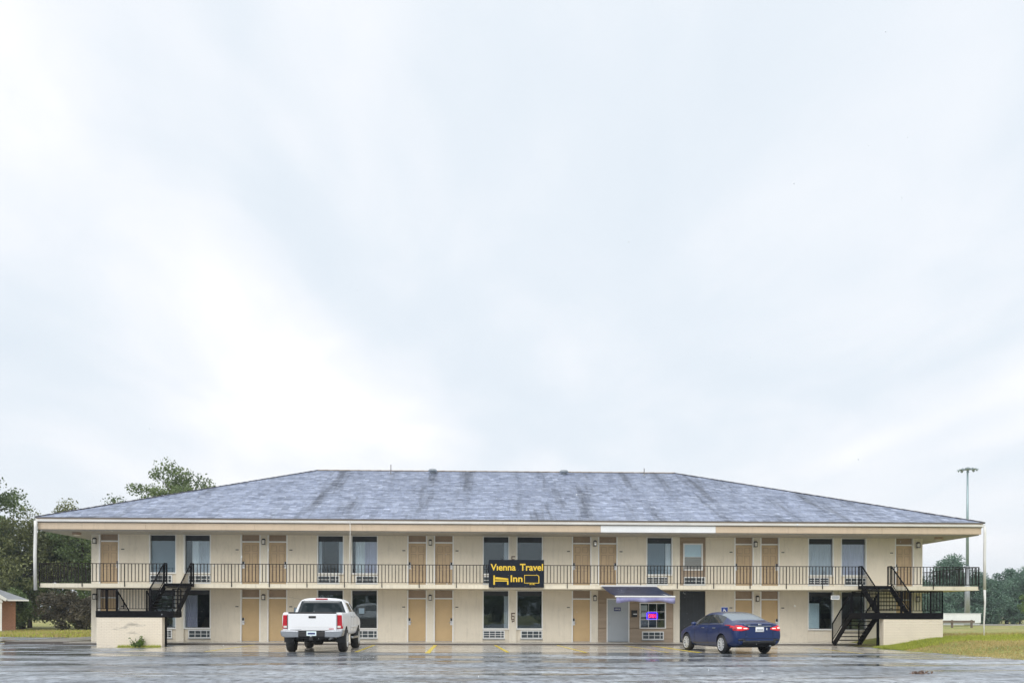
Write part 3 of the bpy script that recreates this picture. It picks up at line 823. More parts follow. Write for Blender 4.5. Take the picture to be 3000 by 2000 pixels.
def wb(n, s): return (ln(n)-1.40, ln(n)-.22) if s < 0 else (ln(n)+.22, ln(n)+1.40)
a, b = wb(1, -1); curtain(a, b, 3.37, 4.86, 'shade_blue', 'plain blue-grey shade filling the leftmost upstairs window', 2, .004)
a, b = wb(1, 1); curtain(a+.30, a+.62, 3.37, 4.86, 'curtain_white', 'white tied curtain strip in second upstairs window from the left', 4, .015, .175, -.0); curtain(a+.62, b, 3.37, 4.86, 'curtain_grey', 'grey curtain on the right of the second upstairs window from the left', 6)
a, b = wb(3, -1); curtain(a, a+.16, 3.37, 4.86, 'curtain_grey', 'narrow grey curtain left edge of upstairs window left of white downpipe', 2); curtain(b-.22, b, 3.37, 4.86, 'curtain_grey', 'grey curtain right edge of upstairs window left of white downpipe', 3)
a, b = wb(3, 1); curtain(a+.14, a+.58, 3.37, 4.86, 'curtain_white', 'white curtain in upstairs window right of the white downpipe', 5); curtain(a+.58, b, 3.37, 4.86, 'curtain_lilac', 'lilac sheer curtain in upstairs window right of the white downpipe', 8)
a, b = wb(5, -1); curtain(b-.20, b, 3.37, 4.86, 'curtain_grey', 'thin grey curtain in upstairs window above the left of the sign', 2)
a, b = wb(7, -1); curtain(b-.26, b, 3.37, 4.86, 'curtain_white', 'pale curtain strip in upstairs window above the awning', 3); curtain(a, b-.30, 3.37, 4.86, 'shade_blue', 'blue-grey shade in upstairs window above the awning', 2, .004)
a, b = wb(9, -1); curtain(a, b, 3.37, 4.86, 'curtain_grey', 'grey pleated curtain in the last upstairs window pair, left one', 9)
a, b = wb(9, 1); curtain(a, b, 3.37, 4.86, 'curtain_lilac', 'lilac pleated curtain in the rightmost upstairs window', 8)
a, b = wb(1, 1); curtain(a, a+.55, .76, 2.28, 'curtain_lilac', 'lilac curtain in downstairs window right of the left brick wall', 5)
a, b = wb(1, -1); curtain(b-.18, b-.06, .76, 2.28, 'curtain_white', 'white curtain strip in downstairs window beside the left brick wall', 2)
a, b = wb(5, -1); curtain(b-.20, b, .76, 2.28, 'curtain_grey', 'grey curtain edge in downstairs window left under the sign', 3)
a, b = wb(9, -1); curtain(a, a+.58, .76, 1.98, 'shade_pale', 'pale blue blind in downstairs window left of the right stairs', 2, .003, .17)
curtain(9.75, 10.58, 4.22, 4.80, 'shade_pale', 'pale blue shade in the top of the small upstairs sash window', 2, .003, .125)
# ---- the hanging motel sign
SX0, SX1, SZ0, SZ1, SY = .262, 2.80, 2.64, 3.91, -1.84
sg = empty('motel_sign', ((SX0+SX1)/2, SY, SZ0)); tag(sg, 'black motel name board with yellow lettering hung on the balcony railing', 'sign')
w2 = (SX1-SX0)/2
pb = MB().box(-w2, w2, -.03, .03, 0, SZ1-SZ0).build('board', 'sign_face', sg); bevel(pb, .008)
def sign_txt(body, u0, u1, z0, z1, off):
    return link('lettering', text_mesh(body, u1-u0, z1-z0, .004, off), 'sign_yellow', sg, ((u0+u1)/2-(SX0+SX1)/2, -.036, (z0+z1)/2-SZ0))
sign_txt('V\u0131enna', .345, 1.50, 3.41, 3.715, .022); sign_txt('Travel', 1.69, 2.755, 3.41, 3.725, .022); sign_txt('Inn', 1.265, 1.81, 2.89, 3.20, .022)
def sp(poly):
    return MB().prism([(x-(SX0+SX1)/2, z-SZ0) for x, z in poly], 1, -.042, -.031)
sp([(.475,2.76),(.545,2.76),(.545,3.19),(.475,3.19)]).build('bed_icon_headboard', 'sign_yellow', sg)
sp([(.56,3.01),(.56,3.10),(.63,3.11),(1.155,3.05),(1.155,2.99)]).build('bed_icon_mattress', 'sign_yellow', sg)
sp([(.546,2.91),(1.10,2.91),(1.10,2.965),(.546,2.965)]).build('bed_icon_base', 'sign_yellow', sg)
sp([(1.101,2.76),(1.165,2.76),(1.165,2.965),(1.101,2.965)]).build('bed_icon_foot', 'sign_yellow', sg)
tv = [(1.89,2.83),(2.58,2.83),(2.58,3.14),(2.52,3.215),(1.89,3.215)]; tvi = [(1.915,2.855),(2.545,2.855),(2.545,3.13),(2.505,3.19),(1.915,3.19)]
mb = MB(); n5 = len(tv)
pts = [(x-(SX0+SX1)/2, y, z-SZ0) for y in (-.042, -.031) for x, z in tv+tvi]
fs = []
for i in range(n5):
    j = (i+1) % n5
    fs += [(i, j, n5+j, n5+i), (10+j, 10+i, 10+n5+i, 10+n5+j), (i, 10+i, 10+j, j), (n5+j, 10+n5+j, 10+n5+i, n5+i)]
mb.add(pts, fs).build('screen_icon_frame', 'sign_yellow', sg)
sp([(2.14,2.785),(2.36,2.785),(2.40,2.765),(2.10,2.765)]).build('screen_icon_stand', 'sign_yellow', sg)
sp([(2.17,2.79),(2.20,2.79),(2.20,2.828),(2.17,2.828)]).build('screen_icon_leg', 'sign_yellow', sg); sp([(2.30,2.79),(2.33,2.79),(2.33,2.828),(2.30,2.828)]).build('screen_icon_leg', 'sign_yellow', sg)
# ---- brown ornamental brackets on the pillar behind the sign
for z, lab in ((1.0, 'downstairs'), (3.72, 'upstairs, just above the black sign')):
    o = empty('wall_ornament', (1.45, -.013, z)); tag(o, 'small brown ornament on pillar between windows %s' % lab, 'ornament', 'brown ornaments on the middle pillar')
    for (x0, x1, z0, z1) in ((-.09,-.05,.14,.48),(-.05,.09,.43,.48),(-.05,.06,.30,.34),(.03,.06,.10,.30),(-.05,.03,.14,.18),(-.06,-.03,.02,.12),(-.03,.06,.05,.09)):
        box('bar', 'brown_bars', x0, x1, -.02, 0, z0, z1, o)
# ---- awning over the office
def awning():
    o = empty('awning', (6.72, -1.80, 2.72)); tag(o, 'dark blue retractable cloth awning with white bars above office door', 'awning')
    def P(u, y, z): return (u-6.72, y+1.80, z-2.72)
    a0, a1, b0, b1 = 5.42, 8.03, 5.56, 8.12; y0, z0, y1, z1 = -1.86, 2.70, -5.25, 2.17
    n, m = 24, 14; v = []; f = []
    for j in range(m+1):
        t = j/m
        for i in range(n+1):
            s_ = i/n; u = (a0+.03)*(1-t)+(b0+.03)*t+(s_)*((a1-a0-.06)*(1-t)+(b1-b0-.06)*t)
            sag = -.07*math.sin(PI*t)*(.6+.4*math.sin(PI*s_)) + .008*math.sin(s_*19)*math.sin(PI*t)
            v.append(P(u, y0+(y1-y0)*t, z0+(z1-z0)*t+sag))
    for j in range(m):
        for i in range(n): q = j*(n+1)+i; f.append((q, q+1, q+n+2, q+n+1))
    c = MB().add(v, f).build('cloth', 'awning_cloth', o, smooth=True); sd = c.modifiers.new('thickness', 'SOLIDIFY'); sd.thickness = .008
    MB().bar(P(a0, -1.84, 2.725), P(a1, -1.84, 2.725), .09, .075).build('roller_case', 'white_trim', o)
    MB().bar(P(b0, y1, z1), P(b1, y1, z1), .07, .06).build('front_bar', 'white_trim', o)
    n = 40; v = []; f = []
    for j in range(2):
        for i in range(n+1):
            s_ = i/n; u = b0+.05+s_*(b1-b0-.06)
            v.append(P(u, y1-.01-.02*math.sin(s_*30)*j, z1-.03-j*(.20+.05*math.cos(s_*2*PI*2)+.03*math.sin(s_*9))))
    for i in range(n): f.append((i, i+1, n+2+i, n+1+i))
    c = MB().add(v, f).build('valance', 'awning_valance', o, smooth=True); sd = c.modifiers.new('thickness', 'SOLIDIFY'); sd.thickness = .006
    for u, uu in ((a0+.35, b0+.25), (a1-.35, b1-.25)):
        mid = P((u+uu)/2+.05, -3.5, 2.36)
        MB().bar(P(u, -1.86, 2.64), mid, .035).bar(mid, P(uu, y1+.03, z1-.01), .035).build('folding_arm', 'white_trim', o)
awning()
# ---- mailbox, plaque, open sign, notices at the office
o = empty('mailbox', (7.30, .03, 1.29)); tag(o, 'black wall mailbox on brown siding between office door and window', 'mailbox')
ob = MB().box(-.135, .135, -.09, .012, 0, .31).build('body', 'black_plastic', o); bevel(ob, .01); box('label_strip', 'lock_plate', -.06, .125, -.094, -.0905, .12, .165, o); box('lid', 'black_plastic', -.145, .145, -.10, .0, .311, .33, o)
o = empty('door_plaque', (6.487, .058, 1.575)); tag(o, 'navy plaque with pale lettering on the grey office door', 'plaque')
box('plate', 'navy_plate', -.165, .165, -.012, 0, 0, .18, o); link('lettering', text_mesh('OFFICE', .26, .075, .002, .02), 'lock_plate', o, (0, -.015, .09))
o = empty('neon_sign', (8.185, .045, 1.19)); tag(o, 'lit red and blue open sign hanging inside the office window', 'neon sign')
def ring(w, h, rad, n=6):
    p = []
    for cx, cz, a0 in ((w/2-.05, h/2-.05, 0), (-w/2+.05, h/2-.05, PI/2), (-w/2+.05, -h/2+.05, PI), (w/2-.05, -h/2+.05, 1.5*PI)):
        for k in range(n+1): t = a0+PI/2*k/n; p.append((cx+.05*math.cos(t), 0, cz+.05*math.sin(t)))
    return p+[p[0]]
o.location = (8.185, .085, 1.345)
MB().tube([(x, y, z) for x, y, z in ring(.50, .32, 0)], .026, 6).build('blue_tube', 'neon_blue', o); link('lettering', text_mesh('OPEN', .36, .17, .012, .03), 'neon_red', o, (0, 0, 0))
box('backing', 'black_plastic', -.25, .25, .035, .045, -.16, .16, o); MB().tube([(-.15, .04, .15), (-.15, .04, .60)], .004, 4).build('chain', 'black_plastic', o)
for (u, z, w, h, lab) in ((7.79, 1.60, .30, .26, 'upper'), (7.78, 1.30, .25, .22, 'lower')):
    o = box('paper_notice', 'white_trim', u-w/2, u+w/2, .066, .068, z, z+h); tag(o, '%s white paper notice taped inside left of the office window' % lab, 'notice', 'paper notices in the office window')
# ---- parking sign behind the blue car, hanging bracket sign by the right stairs
o = empty('parking_sign', (11.24, -1.6, .08)); tag(o, 'small blue parking sign on post behind the blue sedan', 'sign')
MB().bar((0, 0, 0), (0, 0, 1.70), .04).build('post', 'post_metal', o); box('plate', 'sign_blue', -.15, .15, -.04, -.025, 1.44, 1.68, o)
box('white_border', 'white_trim', -.16, .16, -.024, -.018, 1.40, 1.69, o)
MB().tube([(-.03, -.045, 1.62), (-.03, -.045, 1.54), (.03, -.045, 1.54), (.06, -.045, 1.48)], .012, 5).build('wheelchair_figure', 'white_trim', o)
MB().lathe([(-.003, .055), (.003, .055), (.003, .04), (-.003, .04), (-.003, .055)], 'x', 14).build('wheelchair_wheel', 'white_trim', o, (-.01, -.045, 1.515)).rotation_euler = (0, 0, PI/2)
o = empty('hanging_sign', (16.47, -1.60, 2.13)); tag(o, 'small white framed sign hanging under balcony left of right stairs', 'sign')
for (x0, x1, z0, z1) in ((-.20, .20, 0, .03), (-.20, .20, .16, .19), (.17, .20, .031, .159), (-.20, -.17, .031, .159)): box('frame', 'white_trim', x0, x1, -.02, .02, z0, z1, o)
box('face', 'jamb_grey', -.17, .17, -.008, .008, .031, .159, o)
for x in (-.14, .14): MB().tube([(x, 0, .19), (x, 0, .44)], .006, 4).build('hanger', 'black_plastic', o)

# ================================================================ SCREEN WALLS of painted brick under the stair landings
def brick_wall(x0, x1, yf, yb, z0, z1, label, seed):
    o = empty('brick_screen_wall', ((x0+x1)/2, yf, 0)); tag(o, label, 'brick wall', 'painted brick walls under the stair landings')
    cx = (x0+x1)/2
    box('mortar_core', 'plinth_mortar', x0-cx+.012, x1-cx-.012, .012, yb-yf-.008, z0, z1-.008, o)
    bl, bh, gap = .2, .068, .010; r_ = random.Random(seed)
    nrow = int(round((z1-z0)/bh)); bh = (z1-z0)/nrow
    full = MB().box(gap/2, bl-gap/2, 0, .09, gap/2, bh-gap/2).mesh('brick'); full.materials.append(M('plinth_paint'))
    half = MB().box(gap/2, bl/2-gap/2, 0, .09, gap/2, bh-gap/2).mesh('brick'); half.materials.append(M('plinth_paint'))
    ncol = int((x1-x0)/bl); bl2 = (x1-x0)/ncol; sx = bl2/bl
    for r in range(nrow):
        z = z0+r*bh; x = x0; k = 0
        while x < x1-.03:
            first = (r % 2 == 1 and k == 0); me = half if first or x+bl2 > x1+.03 else full
            b_ = link('brick', me, None, o, (x-cx, r_.uniform(-.004, .002), z)); b_.scale.x = sx
            x += bl2/2 if me is half else bl2; k += 1
        # return faces, joined
    mb = MB()
    for r in range(nrow):
        for xe, d in ((x0-cx, -1), (x1-cx, 1)):
            for k in range(2):
                y0_ = .10+k*(yb-yf-.10)/2; y1_ = y0_+(yb-yf-.10)/2-.01
                mb.box(xe-.03 if d > 0 else xe, xe+(.0 if d > 0 else .03), y0_, y1_, z0+r*bh+.004, z0+(r+1)*bh-.004)
    kind(mb.build('end_bricks', 'plinth_paint', o), 'stuff')
    return o
brick_wall(-16.13, -13.42, -4.85, -4.55, -.02, 1.30, 'cream painted brick wall under left stair landing with a weed growing at its foot', 1)
brick_wall(17.235, 19.85, -4.85, -4.50, -.02, 1.30, 'cream painted brick wall under right stair landing, rising out of the grass', 2)

# ================================================================ STEEL STAIRS
def staircase(label, up0, up1, lo0, lo1, l0, l1, y_front, rails, legs):
    ZLd = 1.50; yk = -1.80; yl = -3.85          # landing level, balcony edge, inner edge of landing
    o = empty('steel_staircase', ((l0+l1)/2, -3.0, 0)); tag(o, label, 'staircase', 'black steel staircases to the balcony')
    ox, oy = (l0+l1)/2, -3.0
    def T(p): return (p[0]-ox, p[1]-oy, p[2])
    def B(name, a, b, w, h=None, par=None, mat='steel_black'): return MB().bar(T(a), T(b), w, h).build(name, mat, par or o)
    # landing deck and edge beams
    d = MB().box(l0-ox, l1-ox, y_front-oy+.06, yl-oy, ZLd-.05, ZLd).build('landing_deck', 'steel_black', o)
    B('landing_beam', (l0, y_front+.03, ZLd-.125), (l1, y_front+.03, ZLd-.125), .06, .27)
    B('landing_beam', (l0+.03, y_front+.06, ZLd-.15), (l0+.03, yl, ZLd-.15), .06, .2); B('landing_beam', (l1-.03, y_front+.06, ZLd-.15), (l1-.03, yl, ZLd-.15), .06, .2)
    B('landing_beam', (l0+.06, yl-.03, ZLd-.17), (l1-.06, yl-.03, ZLd-.17), .06, .2)
    for x in legs: B('leg', (x, yl-.12, 0), (x, yl-.12, ZLd-.27), .09)
    # platform piece at balcony level
    MB().box(up0-ox-.03, up1-ox+.03, yk-.33-oy, yk-oy+.0, 2.62, 2.765).build('head_platform', 'steel_black', o)
    yu = yk-.33
    def flight(x0, x1, ya, za, yb, zb, nst):
        # from (ya,za) high/low end to (yb,zb)
        for x in (x0+.03, x1-.03):
            B('stringer', (x, ya, za-.12), (x, yb, zb-.12), .05, .26)
        for k in range(1, nst):
            t = k/nst; y = ya+(yb-ya)*t; z = za+(zb-za)*t
            MB().box(x0+.055-ox, x1-.055-ox, y-.14-oy, y+.14-oy, z-.045, z-.005).build('tread', 'steel_black', o)
        return
    def rail(a, b, h=.90, nb=None, posts=True, gap=.12):
        a = Vector(a); b = Vector(b); L = (Vector((b.x-a.x, b.y-a.y, 0))).length
        up = Vector((0, 0, h)); lo = Vector((0, 0, .10))
        r = MB().bar(T(a+up), T(b+up), .045, .04).bar(T(a+lo), T(b+lo), .03, .026).build('stair_railing', 'steel_black', o)
        for p in ((a, b) if posts else ()): MB().bar(T(p-Vector((0, 0, .05))), T(p+up), .042).build('post', 'steel_black', r)
        n = nb or max(2, int(L/gap))
        me = MB().box(-.009, .009, -.009, .009, 0, h-.10).mesh('baluster'); me.materials.append(M('steel_black'))
        for k in range(1, n):
            p = a.lerp(b, k/n)+lo; q = T(p); link('baluster', me, None, r, q)
        return r
    nu = 7; flight(up0, up1, yu, 2.765, yl+.02, ZLd, nu)
    nl = 8; flight(lo0, lo1, yk-.05, .10, yl+.02, ZLd, nl)
    rail((up0, yu, 2.765), (up0, yl, ZLd+.02)); rail((up1, yu, 2.765), (up1, yl, ZLd+.02))
    rail((up0, yk, 2.765), (up0, yu, 2.765), nb=3); rail((up1, yk, 2.765), (up1, yu, 2.765), nb=3)
    rail((lo0, yk-.05, .14), (lo0, yl, ZLd+.02), .86); rail((lo1, yk-.05, .14), (lo1, yl, ZLd+.02), .86)
    for (a, b) in rails: rail((*a, ZLd), (*b, ZLd), .93)
    B('guard_bar', (up0, yu, 3.66), (up0-.0, yk, 3.66), .05)
    return o
yf = -4.87
staircase('black steel stairs at the left end, landing above the left brick wall', -14.34, -13.14, -15.70, -14.46, -16.16, -12.96, yf,
          [((-16.12, yf+.03), (-13.9, yf+.03)), ((-16.12, yf+.03), (-16.12, -3.9)), ((-12.99, yf+.03), (-12.99, -3.9)), ((-16.10, -3.88), (-15.72, -3.88))], (-16.0, -13.6))
staircase('black steel stairs at the right end, lower flight reaching the walkway', 17.50, 18.88, 16.24, 17.48, 16.24, 19.85, yf,
          [((18.05, yf+.03), (19.82, yf+.03)), ((19.82, yf+.03), (19.82, -3.9)), ((16.27, yf+.03), (16.27, -3.9)), ((18.92, -3.88), (19.80, -3.88)), ((16.27, yf+.03), (18.0, yf+.03))], (17.4, 19.7))
# ================================================================ TREES, PLANTS, GRASS
def leaf_quads(cent, size, r_, tone, flat=0.0):
    n = len(cent); d = r_.normal(size=(n, 3)); d /= np.linalg.norm(d, axis=1)[:, None]
    e = r_.normal(size=(n, 3)); e = np.cross(d, e); e /= np.linalg.norm(e, axis=1)[:, None]
    s = size*r_.uniform(.6, 1.35, n)[:, None]
    a = cent-d*s*.55; b = cent+e*s*.30; c = cent+d*s*.55; dd = cent-e*s*.30
    return np.stack([a, b, c, dd], 1).reshape(-1, 3), tone
def crown_pts(r_, n_clump, per, cx, cz, rx, rz, rc, fill=.55, low_cut=-1.0):
    cl = []
    while len(cl) < n_clump:
        p = r_.uniform(-1, 1, 3); q = np.linalg.norm(p)
        if q > 1 or q < fill*r_.uniform(0, 1) or p[2] < low_cut: continue
        # lobed, uneven outline
        az = math.atan2(p[1], p[0]); lob = .80+.20*math.sin(az*3+cx*1.7)+.12*math.sin(p[2]*5+cx)
        cl.append((p[0]*rx*lob, p[1]*rx*lob, cz+p[2]*rz*(.9+.1*math.sin(az*5)), r_.uniform(.6, 1.3)))
    cl = np.array(cl)
    idx = np.repeat(np.arange(n_clump), per)
    g = r_.normal(size=(len(idx), 3)); g /= np.maximum(np.linalg.norm(g, axis=1), 1e-6)[:, None]; g *= r_.uniform(0, 1, len(idx))[:, None]**.45
    pts = cl[idx, :3]+g*(rc*cl[idx, 3])[:, None]*np.array([1, 1, .72])
    ct = r_.uniform(.15, .75, n_clump)
    tone = np.clip(ct[idx]+r_.normal(0, .16, len(idx)), 0, 1)
    return cl, pts, tone
def tree(name, label, x, y, h, rx, base, mat, seed, n_clump=70, per=130, leaf=.24, trunk=.22, group=None, rc=1.0, fill=.55, cat='tree', limbs=26):
    r_ = np.random.default_rng(seed); z0 = float(ground_z(x, y))-.05
    o = empty(name, (x, y, z0)); tag(o, label, cat, group)
    rz = (h-base)/2; cz = base+rz
    cl, pts, tone = crown_pts(r_, n_clump, per, x, cz, rx, rz, rc, fill)
    mb = MB()
    bend = r_.uniform(-.4, .4, 2)
    tp = [(bend[0]*(t**2)*.8, bend[1]*(t**2)*.8, t*(cz+rz*.55)) for t in np.linspace(0, 1, 8)]
    mb.tube(tp, [trunk*(1.25 if i == 0 else 1)*(1-.82*i/7) for i in range(8)], 9)
    for k in r_.permutation(n_clump)[:limbs]:
        p = Vector(cl[k, :3]); t = max(.22, min(.92, (p.z-.28*math.hypot(p.x, p.y))/(cz+rz*.55))); i = t*7; i0 = min(int(i), 6)
        s_ = Vector(tp[i0]).lerp(Vector(tp[i0+1]), i-i0); m_ = s_.lerp(p, .5)+Vector((0, 0, .25))
        r0 = trunk*.42*(1-.7*t)
        mb.tube([s_, m_, p], [r0, r0*.6, r0*.2], 5)
    mb.build('trunk', 'bark', o, smooth=True)
    q, tn = leaf_quads(pts, leaf, r_, tone)
    link('crown', fast_mesh('crown', q, 4, tn), mat, o)
    return o
GL = 'trees standing left of the motel'
tree('oak_tree', 'tall dark oak at the far left edge, rising above the brick house', -45.2, 35.0, 14.6, 5.4, 3.0, 'leaf_green', 11, 120, 190, .24, .30, GL, 1.25)
tree('oak_tree', 'lower bushy tree just left of the white corner downpipe', -41.0, 37.0, 10.4, 4.3, 1.2, 'leaf_olive', 12, 110, 170, .22, .2, GL, 1.15, .3)
tree('oak_tree', 'leafy tree with dark trunk seen beneath the left balcony corner', -37.3, 40.0, 11.5, 4.4, 3.4, 'leaf_green', 13, 90, 170, .22, .30, GL, 1.1)
tree('oak_tree', 'thin-topped tree whose tips show above the left roof edge', -40.2, 46.5, 12.9, 3.8, 3.0, 'leaf_olive', 14, 60, 150, .24, .22, GL, 1.0)
tree('oak_tree', 'tall tree showing above the left slope of the motel roof', -30.6, 45.5, 16.4, 5.5, 6.5, 'leaf_green', 15, 95, 170, .24, .30, GL, 1.15)
tree('oak_tree', 'broad dark tree behind the brick house gable', -50.0, 46.0, 12.0, 5.5, 1.5, 'leaf_green', 16, 90, 110, .3, .3, GL, 1.3, .3)
tree('oak_tree', 'dense mid-height tree behind the left balcony railing', -44.0, 44.0, 9.0, 4.5, .8, 'leaf_olive', 17, 80, 110, .28, .2, GL, 1.2, .3)
GS = 'shrubs in the thicket left of the motel'
for i, (x, y, h, rx, mat, lab) in enumerate([(-38.6, 30.5, 3.4, 1.7, 'leaf_green', 'dark green shrub beside the brick house wall'), (-35.9, 33.5, 3.6, 2.2, 'leaf_russet', 'russet-leaved shrub in the thicket left of the motel'),
        (-33.6, 33.0, 3.1, 1.7, 'leaf_russet', 'smaller russet shrub at the right of the thicket'), (-36.5, 38.5, 5.6, 2.6, 'leaf_green', 'tall dark shrub filling the thicket behind the russet ones'),
        (-40.5, 35.5, 5.0, 2.4, 'leaf_green', 'dark shrub behind the brick house eave'), (-31.8, 46.0, 3.0, 2.4, 'leaf_olive', 'pale green shrub right of the dark trunk')]):
    tree('shrub', lab, x, y, h, rx, .1, mat, 30+i, 45, 120, .20, .07, GS, .7, .2, 'shrub', 10)
GR = 'hazy trees across the field right of the motel'
for i, (x, y, h, rx, lab) in enumerate([(73.0, 102, 7.8, 3.8, 'low tree just right of the motel corner, beyond the field'), (79.0, 101, 11.8, 4.6, 'round tree behind the light mast'), (85.0, 105, 9.2, 3.9, 'mid-height tree right of the corner downpipe'),
        (89.3, 103, 9.6, 3.4, 'narrow tree between the downpipe and the far right tree'), (93.5, 99, 11.9, 5.0, 'tall dark tree at the far right edge'), (100.0, 101, 11.0, 5.0, 'tree cut by the right edge of the picture'),
        (67.5, 104, 6.6, 3.6, 'tree half hidden behind the right end of the motel'), (82.0, 108, 8.6, 4.2, 'tree filling the gap behind the light mast'), (87.5, 110, 8.9, 4.4, 'tree in the back row right of the corner downpipe'), (75.5, 109, 9.0, 4.4, 'tree in the back row left of the light mast'), (96.5, 109, 10.4, 4.6, 'tree in the back row at the far right'), (83.5, 99.5, 7.6, 3.4, 'low tree in the front row just right of the light mast'), (72.0, 97.5, 6.6, 3.2, 'low tree in the front row beyond the right railing')]):
    tree('field_tree', lab, x, y, h, rx, .3, 'leaf_far', 50+i, 100, 170, .30, .25, GR, 1.35, .25)
for i, x in enumerate(np.arange(70, 106, 4.5)):
    tree('field_bush', 'low dark bush at the foot of the far trees, %s from the motel corner' % ORD[i], float(x)+.8*math.sin(i*3), 97+1.5*math.cos(i*2), 3.0+.6*math.sin(i*5), 2.6, .0, 'leaf_far', 90+i, 24, 90, .34, .08, 'bushes at the foot of the far trees', .9, .1, 'bush', 6)
o = tree('young_tree', 'bright yellow-green young tree in front of the far right trees', 86.0, 92.0, 5.6, 1.3, .8, 'leaf_bright', 70, 22, 90, .26, .08, None, .6)
# the wood across the road behind the viewpoint (shows in the window panes)
def far_wood():
    r_ = np.random.default_rng(99); P = []; T = []
    for x in np.arange(-110, 125, 7.0):
        h = r_.uniform(5.5, 9.5); y = -118+r_.uniform(-5, 5)
        cl, p, t = crown_pts(r_, 26, 34, x, h*.5, 4.6, h*.5, 1.7, .1); P.append(p+np.array([x, y, 0])); T.append(t)
    q, t = leaf_quads(np.concatenate(P), 1.0, r_, np.concatenate(T))
    o = link('far_wood', fast_mesh('far_wood', q, 4, t), 'leaf_green'); kind(o, 'stuff'); o['label'] = 'dark wood across the road reflected in the downstairs windows'
far_wood()
# ---- grass
def blades(name, n, sampler, hmin, hmax, mat, seed, wid=.012):
    r_ = np.random.default_rng(seed); x, y = sampler(r_, n); z = ground_z(x, y)-.01
    a = r_.uniform(0, 2*PI, n); h = r_.uniform(hmin, hmax, n); w = wid*r_.uniform(.7, 1.5, n); ln_ = r_.normal(0, .35, (n, 2))*h[:, None]
    dx, dy = np.cos(a)*w, np.sin(a)*w
    A = np.stack([x-dx, y-dy, z], 1); B = np.stack([x+dx, y+dy, z], 1); Cc = np.stack([x+ln_[:, 0], y+ln_[:, 1], z+h], 1)
    tone = np.clip(.5+.35*vnoise(x, y, .8, seed)+r_.normal(0, .2, n), 0, 1)
    kind(link(name, fast_mesh(name, np.stack([A, B, Cc], 1).reshape(-1, 3), 3, tone), mat), 'stuff')
def s_bank_green(r_, n):
    u = r_.uniform(0, 1, n)**1.6; x = 16.8+u*17; y = -5.1+r_.uniform(-1, 1, n)*2.2+.14*(x-17)*r_.uniform(-1, 2.4, n)
    y = np.where(x < 17.2, np.minimum(y, -4.9), y)
    k = (y < -4.9) | (x > 19.95); y = np.where(k, y, -5.0-(r_.uniform(0, 1, n)*1.2)); return x, y
blades('grass_strip', 36000, s_bank_green, .05, .15, 'grass_blade', 5, .016)
def s_bank_dry(r_, n):
    x = 16.9+r_.uniform(0, 1, n)*17; y = -14.8+r_.uniform(0, 1, n)*12.5; k = y > -5+.0*x; y = np.where(k & (x < 20), -6-r_.uniform(0, 7, n), y); return x, y
blades('dry_grass', 42000, s_bank_dry, .03, .09, 'grass_dry', 6, .016)
def s_back(r_, n): return r_.uniform(20.5, 46, n), r_.uniform(-2, 16, n)
blades('rough_grass', 26000, s_back, .05, .16, 'grass_dry', 8, .018)
def s_left(r_, n): return r_.uniform(-48, -20, n), r_.uniform(11.2, 28, n)
blades('grass_strip', 16000, s_left, .06, .20, 'grass_blade', 9, .03); blades('dry_grass', 16000, s_left, .06, .22, 'grass_dry', 10, .03)
# ---- weed at the foot of the left brick wall
def weed():
    r_ = np.random.default_rng(3); o = empty('weed', (-14.35, -5.05, 0)); tag(o, 'leafy green weed growing against the left brick wall', 'weed')
    mb = MB(); P = []
    for k in range(26):
        a = r_.uniform(-1.0, 1.0); L = r_.uniform(.22, .52); tip = Vector((math.sin(a)*L*1.05, r_.uniform(-.16, .16), L*math.cos(a)*.95)); mb.tube([(r_.uniform(-.12, .12), 0, 0), tip*.55+Vector((0, 0, .04)), tip], [.006, .005, .003], 4)
        for j in range(16): t = r_.uniform(.3, 1); P.append(np.array(tip)*t+r_.normal(0, .03, 3))
    mb.build('stem', 'bark', o); P = np.array(P); q, t = leaf_quads(P, .075, r_, np.clip(r_.normal(.5, .25, len(P)), 0, 1)); link('foliage', fast_mesh('foliage', q, 4, t), 'leaf_bright', o)
    r2 = np.random.default_rng(4)
    x = r2.uniform(-15.2, -13.45, 1500); y = -4.88-np.abs(r2.normal(0, .10, 1500)); h = r2.uniform(.02, .12, 1500)
    A = np.stack([x-.006, y, 0*x], 1); B = np.stack([x+.006, y, 0*x], 1); D = np.stack([x+r2.normal(0, .03, 1500), y+r2.normal(0, .03, 1500), h], 1)
    kind(link('verge_grass', fast_mesh('verge_grass', np.stack([A, B, D], 1).reshape(-1, 3), 3, r2.uniform(0, 1, 1500)), 'grass_blade'), 'stuff')
weed()
def litter():
    r_ = np.random.default_rng(8); o = empty('fallen_twig', (10.34, -21.3, .0)); tag(o, 'brown fallen twig with dead leaves on the wet asphalt', 'twig')
    MB().tube([(-.22, 0, .02), (0, .03, .03), (.2, -.05, .02)], .008, 5).build('stem', 'dead_leaf', o)
    P = r_.normal(0, 1, (26, 3))*np.array([.12, .05, .012])+np.array([.05, 0, .035]); q, t = leaf_quads(P, .10, r_, r_.uniform(0, 1, 26)); link('leaves', fast_mesh('leaves', q, 4, t), 'dead_leaf', o)
litter()

